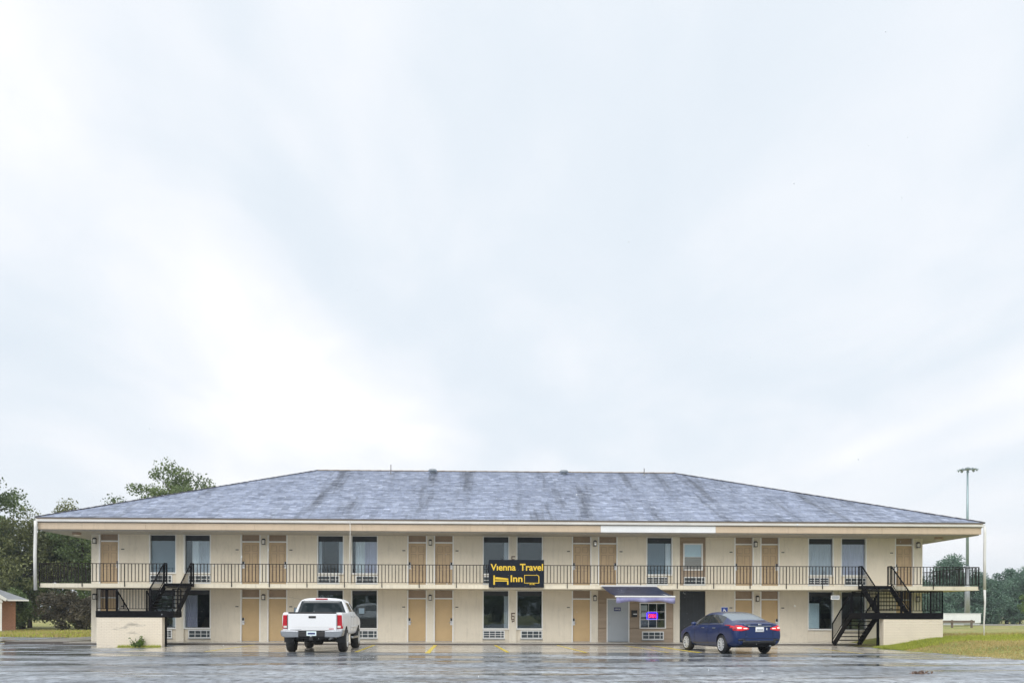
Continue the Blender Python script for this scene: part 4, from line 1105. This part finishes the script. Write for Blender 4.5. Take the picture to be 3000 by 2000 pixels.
# ================================================================ BRICK HOUSE at the left edge
def house():
    o = empty('brick_house', (-38.17, 24.36, 0), R(28)); tag(o, 'small red brick house with white gable porch at the left edge', 'house')
    w = box('wall', 'brick_red', -4.5, 2.85, .0, 9.0, -.05, 2.42, o)
    # courses of brick on the face towards the lot, joined: too small to pick apart
    mb = MB()
    for r in range(30):
        z = .02+r*.08
        for k in range(18):
            x = .2+k*.21-(.105 if r % 2 else 0)
            if x+.2 < 2.85: mb.box(x, x+.2, -.012, .0-.001, z, z+.07)
    kind(mb.build('face_bricks', 'brick_red', w), 'stuff')
    # main roof (hip end) and porch gable
    MB().add([(-5.2,-.6,2.45),(3.7,-.6,2.45),(3.7,9.6,2.45),(-5.2,9.6,2.45),(-.8,4.2,4.3),(-.8,6.0,4.3)], [(0,1,4),(1,2,5,4),(2,3,5),(3,0,4,5),(3,2,1,0)]).build('roof', 'roof_metal', o)
    g = MB().prism([(-3.6, 2.55), (1.95, 2.55), (-.8, 4.35)], 1, -2.2, -2.05).build('gable', 'house_white', o)
    for s in (-1, 1):
        MB().bar((-.8+s*3.05, -2.32, 2.38), (-.8-s*.05, -2.32, 4.50), .14, .22).build('barge_board', 'house_white', o)
        MB().add([(-.8, -2.35, 4.52), (-.8+s*3.1, -2.35, 2.42), (-.8+s*3.1, 3.5, 2.42), (-.8, 3.5, 4.52)], [(0,1,2,3)]).build('porch_roof', 'roof_metal', o).modifiers.new('t', 'SOLIDIFY').thickness = .08
    box('beam', 'house_white', -3.6, 1.98, -2.2, -2.0, 2.30, 2.549, o)
    box('eave_board', 'house_white', 1.99, 3.72, -.62, -.55, 2.34, 2.45, o)
    for x in (1.82, -3.4): MB().box(x-.15, x+.15, -2.25, -1.95, 0, 2.30).box(x-.2, x+.2, -2.3, -1.9, 0, .12).box(x-.2, x+.2, -2.3, -1.9, 2.2, 2.299).build('column', 'house_white', o)
    box('porch_floor', 'concrete_walk', -3.9, 2.6, -2.6, -.013, -.05, .10, o)
house()
# ================================================================ FIELD: mast, trailer, guardrail
def mast():
    o = empty('light_mast', (70.0, 81.2, 0)); tag(o, 'tall sports field light mast with ring of floodlights on the right', 'light mast')
    MB().tube([(0, 0, 0), (0, 0, 8.6)], [.40, .30], 12).build('lower_shaft', 'post_metal', o, smooth=True)
    MB().tube([(0, 0, 8.6), (0, 0, 22.6)], [.22, .12], 10).build('upper_shaft', 'mast_metal', o, smooth=True)
    MB().lathe([(22.4, .2), (22.5, .42), (22.7, .42), (22.85, .15)], 'z', 14).build('hub', 'mast_lamp', o)
    for k in range(8):
        a = k*PI/4+.25; c, s = math.cos(a), math.sin(a); r = .95 if k % 2 else .8
        MB().bar((c*.3, s*.3, 22.55), (c*r, s*r, 22.5), .07).build('arm', 'mast_lamp', o)
        MB().tube([(c*r, s*r, 22.62), (c*(r+.35), s*(r+.35), 22.35)], [.10, .20], 10).build('floodlight', 'mast_lamp', o)
mast()
def trailer():
    o = empty('trailer', (61.5, 71.6, 0)); tag(o, 'low white trailer behind the wooden rail across the field', 'trailer')
    b_ = MB().box(-6, 4.2, -1.2, 1.2, .45, 1.68).build('body', 'trailer_white', o); bevel(b_, .06); box('roof', 'trailer_white', -6.05, 4.25, -1.25, 1.25, 1.681, 1.74, o); box('skirt', 'jamb_grey', -5.9, 4.1, -1.1, 1.1, .25, .449, o)
    for x in (-2.2, -1.2): MB().lathe([(-.1, .05), (-.1, .33), (.1, .33), (.1, .05)], 'x', 14).build('wheel', 'rubber', o, (x, -1.1, .33)).rotation_euler = (0, 0, PI/2)
trailer()
def guard():
    o = empty('guard_rail', (53.0, 56.7, 0)); tag(o, 'low brown wooden guard rail on posts across the field', 'guard rail')
    box('rail', 'rail_wood', -6, 3.9, -.05, .03, .60, .86, o)
    for k in range(5): box('post', 'rail_wood', -5.6+k*2.3-.09, -5.6+k*2.3+.09, .031, .2, -.1, .92, o)
guard()
kind(MB().add([(40, 84, .06), (130, 78, .06), (130, 88, .06), (40, 94, .06)], [(0,1,2,3)]).build('far_track', 'gravel_pale'), 'structure')

# ================================================================ RAIN: drops falling over the lot
def rain():
    r_ = np.random.default_rng(21); n = 4200
    p = np.stack([r_.uniform(-24, 24, n), r_.uniform(-40.2, -3, n), r_.uniform(.1, 6.5, n)], 1); a = r_.uniform(.0022, .0040, n)[:, None]; h = a*r_.uniform(1.4, 2.6, n)[:, None]
    X, Y, Z = (np.array(v, float) for v in ((1, 0, 0), (0, 1, 0), (0, 0, 1)))
    q = [p+X*a, p+Y*a, p-X*a, p-Y*a]; t, b = p+Z*h, p-Z*h; T = []
    for i in range(4): T += [np.stack([q[i], q[(i+1) % 4], t], 1), np.stack([q[(i+1) % 4], q[i], b], 1)]
    o = link('rain', fast_mesh('rain', np.concatenate(T).reshape(-1, 3), 3), 'rain_drop'); kind(o, 'stuff')
rain()
# ================================================================ VEHICLES
def body_from_sections(name, secs, tags, mats, cut_wheels, cut_r, cut_x, sub=2):
    """secs: list of (y, [(x,z)...] half section from bottom centre to top centre); tags(i,j)->material slot.
    Smoothed, wheel arches cut out, returned as an evaluated mesh with material slots."""
    P = len(secs[0][1]); v = []; f = []; fm = []
    full = []
    for (y, h) in secs:
        ring = [(x, y, z) for x, z in h] + [(-x, y, z) for x, z in reversed(h[1:-1])]
        full.append(ring)
    n = len(full[0])
    for r in full: v += r
    for i in range(len(full)-1):
        for k in range(n):
            k2 = (k+1) % n; f.append((i*n+k, (i+1)*n+k, (i+1)*n+k2, i*n+k2))
            j = k if k < P-1 else (2*(P-1)-1-k)
            fm.append(tags(i, j))
    f.append(tuple(range(n))); fm.append(0)
    f.append(tuple((len(full)-1)*n+k for k in reversed(range(n)))); fm.append(0)
    # split the two end caps into quads across the car
    caps = []
    for base in (0, (len(full)-1)*n):
        for k in range(P-1):
            q = [base+k, base+k+1]; m1 = base+(n-k-1) % n if k+1 < P-1 else base+k+1; m0 = base+(n-k) % n if k > 0 else base
            poly = []
            for w_ in (q[0], q[1], m1, m0):
                if w_ not in poly: poly.append(w_)
            if len(poly) > 2: caps.append(tuple(poly))
    f = f[:-2]+caps; fm = fm[:-2]+[0]*len(caps)
    me = bpy.data.meshes.new(name); me.from_pydata(v, [], f)
    for m in mats: me.materials.append(M(m))
    me.polygons.foreach_set('material_index', fm); me.polygons.foreach_set('use_smooth', [True]*len(f))
    bm = bmesh.new(); bm.from_mesh(me); bmesh.ops.recalc_face_normals(bm, faces=bm.faces); bm.to_mesh(me); bm.free()
    o = bpy.data.objects.new(name, me); C.objects.link(o)
    if sub: s_ = o.modifiers.new('s', 'SUBSURF'); s_.levels = sub; s_.render_levels = sub
    cutters = []
    for (cy, cz) in cut_wheels:
        for sd in (-1, 1):
            cm = MB(); N = 32
            ring = [(cy+cut_r*math.cos(2*PI*k/N), cz+cut_r*math.sin(2*PI*k/N)) for k in range(N)]
            cm.prism(ring, 0, sd*(cut_x-.34), sd*(cut_x+.5)); cme = cm.mesh('cut')
            for m in mats: cme.materials.append(M(m))
            cme.polygons.foreach_set('material_index', [len(mats)-1]*len(cme.polygons))
            c = bpy.data.objects.new('cut', cme); C.objects.link(c); cutters.append(c)
            b = o.modifiers.new('b', 'BOOLEAN'); b.operation = 'DIFFERENCE'; b.object = c; b.solver = 'EXACT'
    bpy.context.view_layer.update()
    out = bpy.data.meshes.new_from_object(o.evaluated_get(bpy.context.evaluated_depsgraph_get()))
    for c in cutters+[o]: bpy.data.objects.remove(c)
    return out
def split_parts(me, names, parent):
    """one object per (part name); names: slot -> (name, material)"""
    bm0 = bmesh.new(); bm0.from_mesh(me); res = {}
    bvh = BVHTree.FromBMesh(bm0)
    for slot, (nm, mat) in names.items():
        bm = bm0.copy(); dele = [q for q in bm.faces if q.material_index != slot]
        bmesh.ops.delete(bm, geom=dele, context='FACES')
        if len(bm.faces):
            m = bpy.data.meshes.new(nm); bm.to_mesh(m)
            for q in m.polygons: q.material_index = 0
            m.materials.clear(); res[slot] = link(nm, m, mat, parent)
        bm.free()
    bm0.free(); return res, bvh
def patch(bvh, fn, nu, nv, d, off, name, mat, parent, thick=0.0):
    """a panel laid on the body: fn(s,t)->start point, cast along d, lifted by off"""
    d = Vector(d).normalized(); v = []; ok = True
    for j in range(nv+1):
        for i in range(nu+1):
            p = Vector(fn(i/nu, j/nv)); h = bvh.ray_cast(p, d)
            if h[0] is None: h0 = p+d*1.0
            else: h0 = h[0]
            v.append(h0-d*off)
    f = [(j*(nu+1)+i, j*(nu+1)+i+1, (j+1)*(nu+1)+i+1, (j+1)*(nu+1)+i) for j in range(nv) for i in range(nu)]
    o = MB().add(v, f).build(name, mat, parent, smooth=True)
    s_ = o.modifiers.new('t', 'SOLIDIFY'); s_.thickness = thick or .01; s_.offset = 0
    return o
def wheel(parent, x, y, r, w, side, spokes, rimr, twin=True):
    o = empty('wheel', (x, y, r), 0, parent)
    MB().lathe([(-w/2, rimr), (-w/2, r*.90), (-w*.36, r*.985), (0, r), (w*.36, r*.985), (w/2, r*.90), (w/2, rimr)], 'x', 36).build('tyre', 'rubber', o, smooth=True)
    s = side
    MB().lathe([(s*w*.5, rimr*1.02), (s*w*.46, rimr*.97), (s*w*.05, rimr*.93), (s*w*.03, .0)], 'x', 32).build('rim_barrel', 'alloy_dark', o, smooth=True)
    MB().lathe([(s*w*.46, rimr*1.03), (s*(w*.5+.008), rimr*1.0), (s*w*.47, rimr*.93), (s*w*.40, rimr*.93)], 'x', 32).build('rim_lip', 'alloy', o, smooth=True)
    MB().lathe([(s*w*.30, rimr*.24), (s*w*.46, rimr*.22), (s*w*.48, .0)], 'x', 16).build('hub', 'alloy', o, smooth=True)
    for k in range(spokes):
        a = 2*PI*k/spokes
        MB().bar((s*w*.40, rimr*.15*math.cos(a), rimr*.15*math.sin(a)), (s*w*.44, rimr*.95*math.cos(a), rimr*.95*math.sin(a)), rimr*.15, .03, (1, 0, 0)).build('spoke', 'alloy', o)
    return o

# ---------------------------------------------------------------- blue sedan
def sedan():
    o = empty('parked_sedan', (9.56, -10.15, 0), R(12.5)); o.scale = (1.06, 1.05, 1.03); tag(o, 'dark blue four-door sedan with lit red tail lights outside the office', 'car')
    def S(y, zb, wb, ws, zs, wm, zm, wsh, zsh, wbt, zbt, wr, zr, w2, z2, zc):
        return (y, [(0, zb), (wb*.6, zb), (wb, zb), (ws, zs), (wm, zm), (wsh, zsh), (wbt, zbt), (wr, zr), (w2, z2), (0, zc)])
    secs = [
        S(-1.035, .40, .50, .62, .46, .70, .62, .68, .84, .64, .95, .56, 1.01, .35, 1.035, 1.04),
        S(-1.00, .34, .66, .78, .43, .83, .63, .79, .87, .74, .985, .64, 1.045, .38, 1.075, 1.08),
        S(-.86, .27, .70, .84, .40, .885, .64, .85, .90, .79, 1.01, .67, 1.085, .42, 1.11, 1.115),
        S(-.62, .24, .72, .86, .36, .89, .65, .87, .92, .80, 1.03, .68, 1.11, .45, 1.135, 1.14),
        S(-.48, .22, .72, .86, .33, .89, .65, .87, .92, .80, 1.035, .69, 1.13, .46, 1.16, 1.168),
        S(.05, .20, .72, .86, .30, .89, .65, .87, .92, .805, 1.035, .635, 1.325, .43, 1.365, 1.375),
        S(.40, .20, .72, .86, .30, .89, .65, .87, .92, .81, 1.025, .605, 1.415, .41, 1.45, 1.46),
        S(.95, .20, .72, .86, .30, .89, .64, .865, .91, .81, 1.01, .60, 1.445, .41, 1.482, 1.493),
        S(1.50, .20, .72, .86, .30, .89, .63, .86, .90, .81, .99, .60, 1.425, .41, 1.465, 1.475),
        S(1.75, .20, .72, .86, .30, .89, .63, .86, .89, .81, .98, .615, 1.36, .42, 1.40, 1.41),
        S(2.25, .20, .72, .86, .30, .89, .62, .855, .88, .80, .96, .68, 1.13, .48, 1.165, 1.175),
        S(2.60, .20, .72, .86, .31, .885, .61, .85, .86, .79, .93, .69, .985, .50, 1.01, 1.02),
        S(3.10, .20, .70, .84, .33, .87, .60, .83, .80, .75, .86, .64, .895, .45, .92, .925),
        S(3.45, .22, .64, .76, .36, .79, .56, .74, .70, .66, .74, .55, .77, .38, .785, .79),
        S(3.60, .28, .50, .58, .38, .60, .52, .56, .62, .50, .66, .42, .68, .28, .69, .69)]
    def tags(i, j):
        if j in (7, 8) and 4 <= i < 6: return 1                # backlight
        if j == 6 and 5 <= i < 10: return 2                     # side glass
        if j in (7, 8) and 9 <= i < 11: return 3                # windscreen
        if j == 0 or j == 1: return 4
        return 0
    me = body_from_sections('body', secs, tags, ['sedan_paint', 'car_glass', 'car_glass', 'car_glass', 'well_dark'], [(0, .335), (2.70, .335)], .375, .80)
    parts, bvh = split_parts(me, {0: ('body', 'sedan_paint'), 1: ('rear_window', 'wet_sky_glass'), 2: ('side_windows', 'car_glass'), 3: ('windscreen', 'car_glass'), 4: ('underbody', 'well_dark')}, o)
    for y in (0, 2.70):
        for s in (-1, 1): wheel(o, s*.775, y, .325, .21, s, 10, .225)
    back = (0, 1, 0)
    for s in (-1, 1):
        t = patch(bvh, lambda u, v: (s*(.40+.455*u), -1.6, (.885+.03*u)+(v-.5)*(.05+.14*min(1, u*1.7))*1.0), 12, 6, back, .006, 'tail_light', 'tail_lit', o, .012)
        patch(bvh, lambda u, v: (s*(.46+.14*u), -1.6, .895+(v-.5)*.035), 6, 2, back, .016, 'lamp_bulb', 'tail_bulb', t, .006)
        patch(bvh, lambda u, v: (s*(.66+.13*u), -1.6, .91+(v-.5)*.05), 6, 2, back, .016, 'lamp_bulb', 'tail_bulb', t, .006)
        patch(bvh, lambda u, v: (s*1.4, -.96+.22*u, .90+(v-.5)*.12*(1-.5*u)), 6, 3, (-s, 0, 0), .006, 'side_light', 'tail_red', t, .010)
        # bumper corner grille and lower crease
        patch(bvh, lambda u, v: (s*(.52+.25*u), -1.6, .50+(v-.5)*.06), 5, 2, back, .005, 'bumper_vent', 'black_plastic', o, .008)
        # door seams, handles, mirror, window trims
        for y0, y1 in ((1.03, 1.03), (.22, .12), (2.02, 2.02)):
            patch(bvh, lambda u, v: (s*1.4, y0+(y1-y0)*v+.012*u, .30+.70*v), 1, 10, (-s, 0, 0), .002, 'door_seam', 'black_plastic', o, .003)
        for y in (.42, 1.28):
            patch(bvh, lambda u, v: (s*1.4, y+.20*u, .875+.028*v), 5, 1, (-s, 0, 0), .018, 'door_handle', 'chrome', o, .02)
        patch(bvh, lambda u, v: (s*1.4, 1.0+.07*u, 1.03+.35*v), 1, 6, (-s, 0, 0), .006, 'window_pillar', 'black_plastic', o, .008)
        patch(bvh, lambda u, v: (s*1.4, .02+1.95*u, 1.035-.03*u+.018*v), 14, 1, (-s, 0, 0), .006, 'belt_trim', 'chrome', o, .006)
        m = MB().lathe([(-.10, .02), (-.07, .085), (.05, .095), (.08, .03)], 'x', 12).build('door_mirror', 'sedan_paint', o, (s*.98, 1.86, 1.03), True); m.scale = (1, .8, .75)
        MB().bar((s*.84, 1.87, .99), (s*.93, 1.87, 1.01), .05, .03).build('mirror_arm', 'black_plastic', o)
    patch(bvh, lambda u, v: (-.43+.86*u, -1.6, .955+.032*v), 14, 2, back, .012, 'chrome_strip', 'chrome', o, .014)
    patch(bvh, lambda u, v: (-.06+.12*u, -1.6, .995+.06*v), 4, 3, back, .012, 'emblem', 'chrome', o, .012)
    patch(bvh, lambda u, v: (-.56+.22*u, -1.6, 1.012+.018*v), 5, 1, back, .006, 'model_badge', 'chrome', o, .006)
    pl = patch(bvh, lambda u, v: (-.155+.31*u, -1.6, .775+.165*v), 6, 4, back, .012, 'number_plate', 'white_board', o, .008)
    patch(bvh, lambda u, v: (-.11+.22*u, -1.6, .83+.05*v), 6, 2, back, .018, 'plate_characters', 'jamb_grey', pl, .003)
    patch(bvh, lambda u, v: (-.62+1.24*u, -1.6, .36+.12*v), 14, 3, back, .006, 'bumper_insert', 'black_plastic', o, .010)
    patch(bvh, lambda u, v: (-.70+1.40*u, -1.6, .545+.012*v), 14, 1, back, .003, 'bumper_seam', 'well_dark', o, .004)
    patch(bvh, lambda u, v: (-.52+1.04*u, -1.6, 1.035+.010*v), 14, 1, back, .003, 'boot_seam', 'well_dark', o, .004)
    for s in (-1, 1): patch(bvh, lambda u, v: (s*(.50+.01*u), -1.6, .62+.24*v), 1, 6, back, .003, 'boot_seam', 'well_dark', o, .004)
    MB().tube([(.45, -.95, .30), (.45, -.60, .30)], .035, 10).build('exhaust', 'chrome', o)
sedan()

# ---------------------------------------------------------------- white pickup
def pickup():
    o = empty('pickup_truck', (-6.14, -9.15, 0), R(1.6)); tag(o, 'white crew cab pickup truck parked nose to the motel, tailgate facing', 'pickup truck')
    o.scale = (1.075, 1.0, 1.0)
    RB = 1.46
    def S(y, zb, wb, ws, zs, wm, zm, wsh, zsh, wbt, zbt, wr, zr, w2, z2, zc):
        return (y, [(0, zb), (wb*.6, zb), (wb, zb), (ws, zs), (wm, zm), (wsh, zsh), (wbt, zbt), (wr, zr), (w2, z2), (0, zc)])
    cab = lambda y, k=0: S(y, .58, .86, .975, .66, 1.005, 1.0, 1.0, 1.30, .965, 1.435, .79, 1.90, .60, 2.005, 2.025+k)
    secs = [S(.93, .60, .80, .90, .68, .93, 1.0, .93, 1.30, .90, 1.43, .76, 1.88, .58, 1.975, 1.99), S(.96, .59, .85, .96, .66, .99, 1.0, .985, 1.30, .955, 1.435, .785, 1.90, .60, 2.00, 2.02),
            cab(1.12), cab(1.95, .01), cab(2.55, .0),
            S(2.78, .58, .86, .975, .66, 1.005, 1.0, 1.0, 1.30, .965, 1.43, .80, 1.84, .60, 1.92, 1.94),
            S(3.42, .58, .86, .975, .66, 1.005, 1.0, 1.0, 1.28, .955, 1.40, .82, 1.45, .60, 1.50, 1.51),
            S(3.62, .58, .86, .975, .66, 1.005, 1.0, 1.0, 1.24, .94, 1.35, .82, 1.40, .60, 1.43, 1.44),
            S(4.55, .58, .86, .97, .66, 1.0, .98, .985, 1.18, .92, 1.29, .80, 1.33, .58, 1.36, 1.37),
            S(4.82, .60, .82, .93, .68, .95, .95, .93, 1.12, .87, 1.22, .74, 1.26, .52, 1.28, 1.285),
            S(4.90, .66, .70, .80, .70, .82, .90, .80, 1.05, .74, 1.12, .62, 1.16, .45, 1.18, 1.18)]
    def tags(i, j):
        if j == 6 and 2 <= i < 5: return 1
        if j in (7, 8) and 5 <= i < 6: return 2
        if j in (0, 1): return 3
        return 0
    me = body_from_sections('cab', secs, tags, ['truck_paint', 'car_glass', 'car_glass', 'undercarriage', 'well_dark'], [(3.75, .44)], .52, .90)
    parts, bvh = split_parts(me, {0: ('cab', 'truck_paint'), 1: ('side_windows', 'car_glass'), 2: ('windscreen', 'car_glass'), 3: ('underbody', 'undercarriage'), 4: ('wheel_arch', 'well_dark')}, o)
    # bed, open on top
    def Bd(y, s=1.0, dz=0): return (y, [(0, .66), (.55, .66), (.88*s, .66), (.965*s, .70), (1.0*s, .98), (1.0*s, 1.30), (.975*s, RB-.03+dz), (.93*s, RB+dz), (.90*s, RB-.02+dz), (.885*s, 1.0), (0, .98)])
    bsecs = [Bd(-1.16, .985), Bd(-1.15), Bd(-1.05), Bd(-.3, 1.0, .0), Bd(.55), Bd(.86), Bd(.875)]
    me = body_from_sections('bed', bsecs, lambda i, j: 1 if j in (0, 1) else (2 if j >= 8 else 0), ['truck_paint', 'undercarriage', 'black_plastic', 'well_dark'], [(0, .44)], .52, .90, 1)
    bp, bb = split_parts(me, {0: ('bed', 'truck_paint'), 1: ('bed_underside', 'undercarriage'), 2: ('bed_liner', 'black_plastic'), 3: ('wheel_arch', 'well_dark')}, o)
    back = (0, 1, 0)
    # rear window, brake light, side detail
    def rw(u, v): zz = 1.40+.49*v; hw = .865-.165*v; return ((-hw+2*hw*u), -3, zz)
    patch(bvh, rw, 14, 6, back, .006, 'rear_window', 'car_glass', o, .008)
    patch(bvh, lambda u, v: (-.21+.42*u, -3, 1.945+.045*v), 6, 2, back, .012, 'brake_light', 'tail_red', o, .012)
    for s in (-1, 1):
        patch(bvh, lambda u, v: (s*(.62+.004*u), -3, 1.90+.08*v), 1, 2, back, .004, 'roof_seam', 'black_plastic', o, .004)
        for y0 in (1.22, 2.12, 3.22): patch(bvh, lambda u, v: (s*1.6, y0+.012*u, .72+.70*v), 1, 8, (-s, 0, 0), .002, 'door_seam', 'black_plastic', o, .003)
        patch(bvh, lambda u, v: (s*1.6, 2.08+.10*u, 1.46+.42*v), 1, 6, (-s, 0, 0), .008, 'window_pillar', 'truck_paint', o, .01)
        for y in (1.34, 2.28): patch(bvh, lambda u, v: (s*1.6, y+.20*u, 1.27+.045*v), 4, 1, (-s, 0, 0), .018, 'door_handle', 'jamb_grey', o, .02)
        patch(bvh, lambda u, v: (s*1.6, 1.25+1.9*u, .88+.06*v), 10, 1, (-s, 0, 0), .012, 'side_moulding', 'truck_paint', o, .012)
        MB().tube([(s*1.02, 1.15, .50), (s*1.06, 1.25, .50), (s*1.06, 2.95, .50), (s*1.02, 3.05, .50)], .045, 8).build('step_bar', 'chrome', o, smooth=True)
        m = MB().box(-.13, .13, -.06, .06, -.11, .16).build('door_mirror', 'black_plastic', o, (s*1.20, 2.98, 1.50)); bevel(m, .03, 3)
        box('mirror_glass', 'shade_blue', -.105, .105, -.064, -.0605, -.085, .135, m)
        MB().bar((s*.96, 2.98, 1.44), (s*1.10, 2.98, 1.47), .06, .05).build('mirror_arm', 'black_plastic', o)
    # tailgate
    tg = MB().box(-.795, .795, -1.205, -1.135, .80, RB-.055).build('tailgate', 'truck_paint', o); bevel(tg, .018, 3)
    cp = MB().box(-.79, .79, -1.20, -1.10, RB-.052, RB+.005).build('tailgate_cap', 'black_plastic', tg); bevel(cp, .012)
    hd = MB().box(-.12, .12, -1.222, -1.204, 1.245, 1.325).build('tailgate_handle', 'black_plastic', tg); bevel(hd, .02)
    MB().box(-.70, .70, -1.213, -1.204, .935, .945).build('tailgate_crease', 'white_trim', tg)
    link('lettering', text_mesh('GMC', .17, .045, .003, .03), 'tail_red', tg, (.63, -1.21, .865)); MB().box(-.72, -.36, -1.210, -1.204, .835, .85).build('name_strip', 'jamb_grey', tg)
    for s in (-1, 1):
        t = MB().add([(s*.82, -1.20, .87), (s*.985, -1.165, .87), (s*1.008, -1.02, .87), (s*.82, -1.10, .87), (s*.82, -1.20, 1.36), (s*.965, -1.165, 1.36), (s*.99, -1.04, 1.36), (s*.82, -1.10, 1.36)],
                     [(0,1,2,3),(4,7,6,5),(0,4,5,1),(1,5,6,2),(2,6,7,3),(3,7,4,0)]).build('tail_light', 'tail_red', o); bevel(t, .02, 3)
        MB().box(min(s*.832, s*.94), max(s*.832, s*.94), -1.215, -1.195, .905, .975).build('reverse_lamp', 'lamp_glass', t)
        MB().box(min(s*.818, s*.826), max(s*.818, s*.826), -1.206, -1.12, .86, 1.37).build('lamp_edge', 'black_plastic', t)
        # chrome bumper ends and dark centre step
        b_ = MB().prism([(s*.42, .56), (s*.42, .80), (s*.98, .82), (s*1.03, .76), (s*.98, .60), (s*.86, .56)], 1, -1.36, -1.12).build('bumper', 'chrome', o); bevel(b_, .03, 3)
        bc = MB().prism([(s*.99, .60), (s*1.035, .76), (s*1.0, .82), (s*.95, .80), (s*.95, .62)], 1, -1.30, -.85).build('bumper_end', 'chrome', o); bevel(bc, .02)
    bx = MB().box(-.425, .425, -1.37, -1.10, .585, .765).build('bumper_step', 'undercarriage', o); bevel(bx, .02)
    MB().box(-.98, .98, -1.35, -1.08, .765, .805).build('bumper_pad', 'black_plastic', o)
    pl = MB().box(-.16, .16, -1.385, -1.372, .62, .785).build('number_plate', 'shade_pale', o); box('plate_characters', 'navy_plate', -.12, .12, -1.388, -1.3855, .67, .73, pl)
    # running gear
    for y in (0, 3.75):
        for s in (-1, 1): wheel(o, s*.875, y, .435, .285, s, 6, .26)
    MB().tube([(-.8, 0, .43), (.8, 0, .43)], .07, 10).build('rear_axle', 'undercarriage', o); MB().lathe([(-.18, .06), (-.12, .17), (.12, .17), (.18, .06)], 'x', 14).build('differential', 'undercarriage', o, (.03, -.02, .42), True)
    MB().lathe([(.0, .0), (.0, .36), (.22, .36), (.22, .0)], 'z', 24, (.0, -.62, .44)).build('spare_wheel', 'rubber', o, smooth=False)
    MB().box(-.55, .55, -1.15, 4.4, .50, .64).build('frame_rails', 'undercarriage', o)
    MB().box(-.055, .055, -1.50, -1.1, .47, .58).build('hitch_receiver', 'undercarriage', o); MB().lathe([(.50, .02), (.50, .03), (.56, .03), (.575, .05), (.61, .03), (.615, .0)], 'z', 12, (.0, -1.47, .03)).build('hitch_ball', 'chrome', o)
    MB().tube([(.55, -1.05, .52), (.55, .6, .5)], .045, 10).build('exhaust', 'alloy', o)
    for s in (-1, 1): MB().box(s*.875-.15, s*.875+.15, -.62, -.60, .36, .66).build('mud_flap', 'black_plastic', o)
pickup()
# ================================================================ AIR: thin rain haze over the whole place
def haze():
    o = box('haze', None, -3050, 3050, -3050, 3050, -1.5, 26.0)
    m = bpy.data.materials.new('rain_haze'); m.use_nodes = True; nt = m.node_tree
    for n in list(nt.nodes):
        if n.type != 'OUTPUT_MATERIAL': nt.nodes.remove(n)
    v = nt.nodes.new('ShaderNodeVolumePrincipled'); v.inputs['Density'].default_value = .0005
    v.inputs['Color'].default_value = (.88, .95, 1.0, 1); v.inputs['Anisotropy'].default_value = .2
    nt.links.new(v.outputs[0], nt.nodes['Material Output'].inputs['Volume'])
    o.data.materials.append(m); kind(o, 'stuff')
haze()
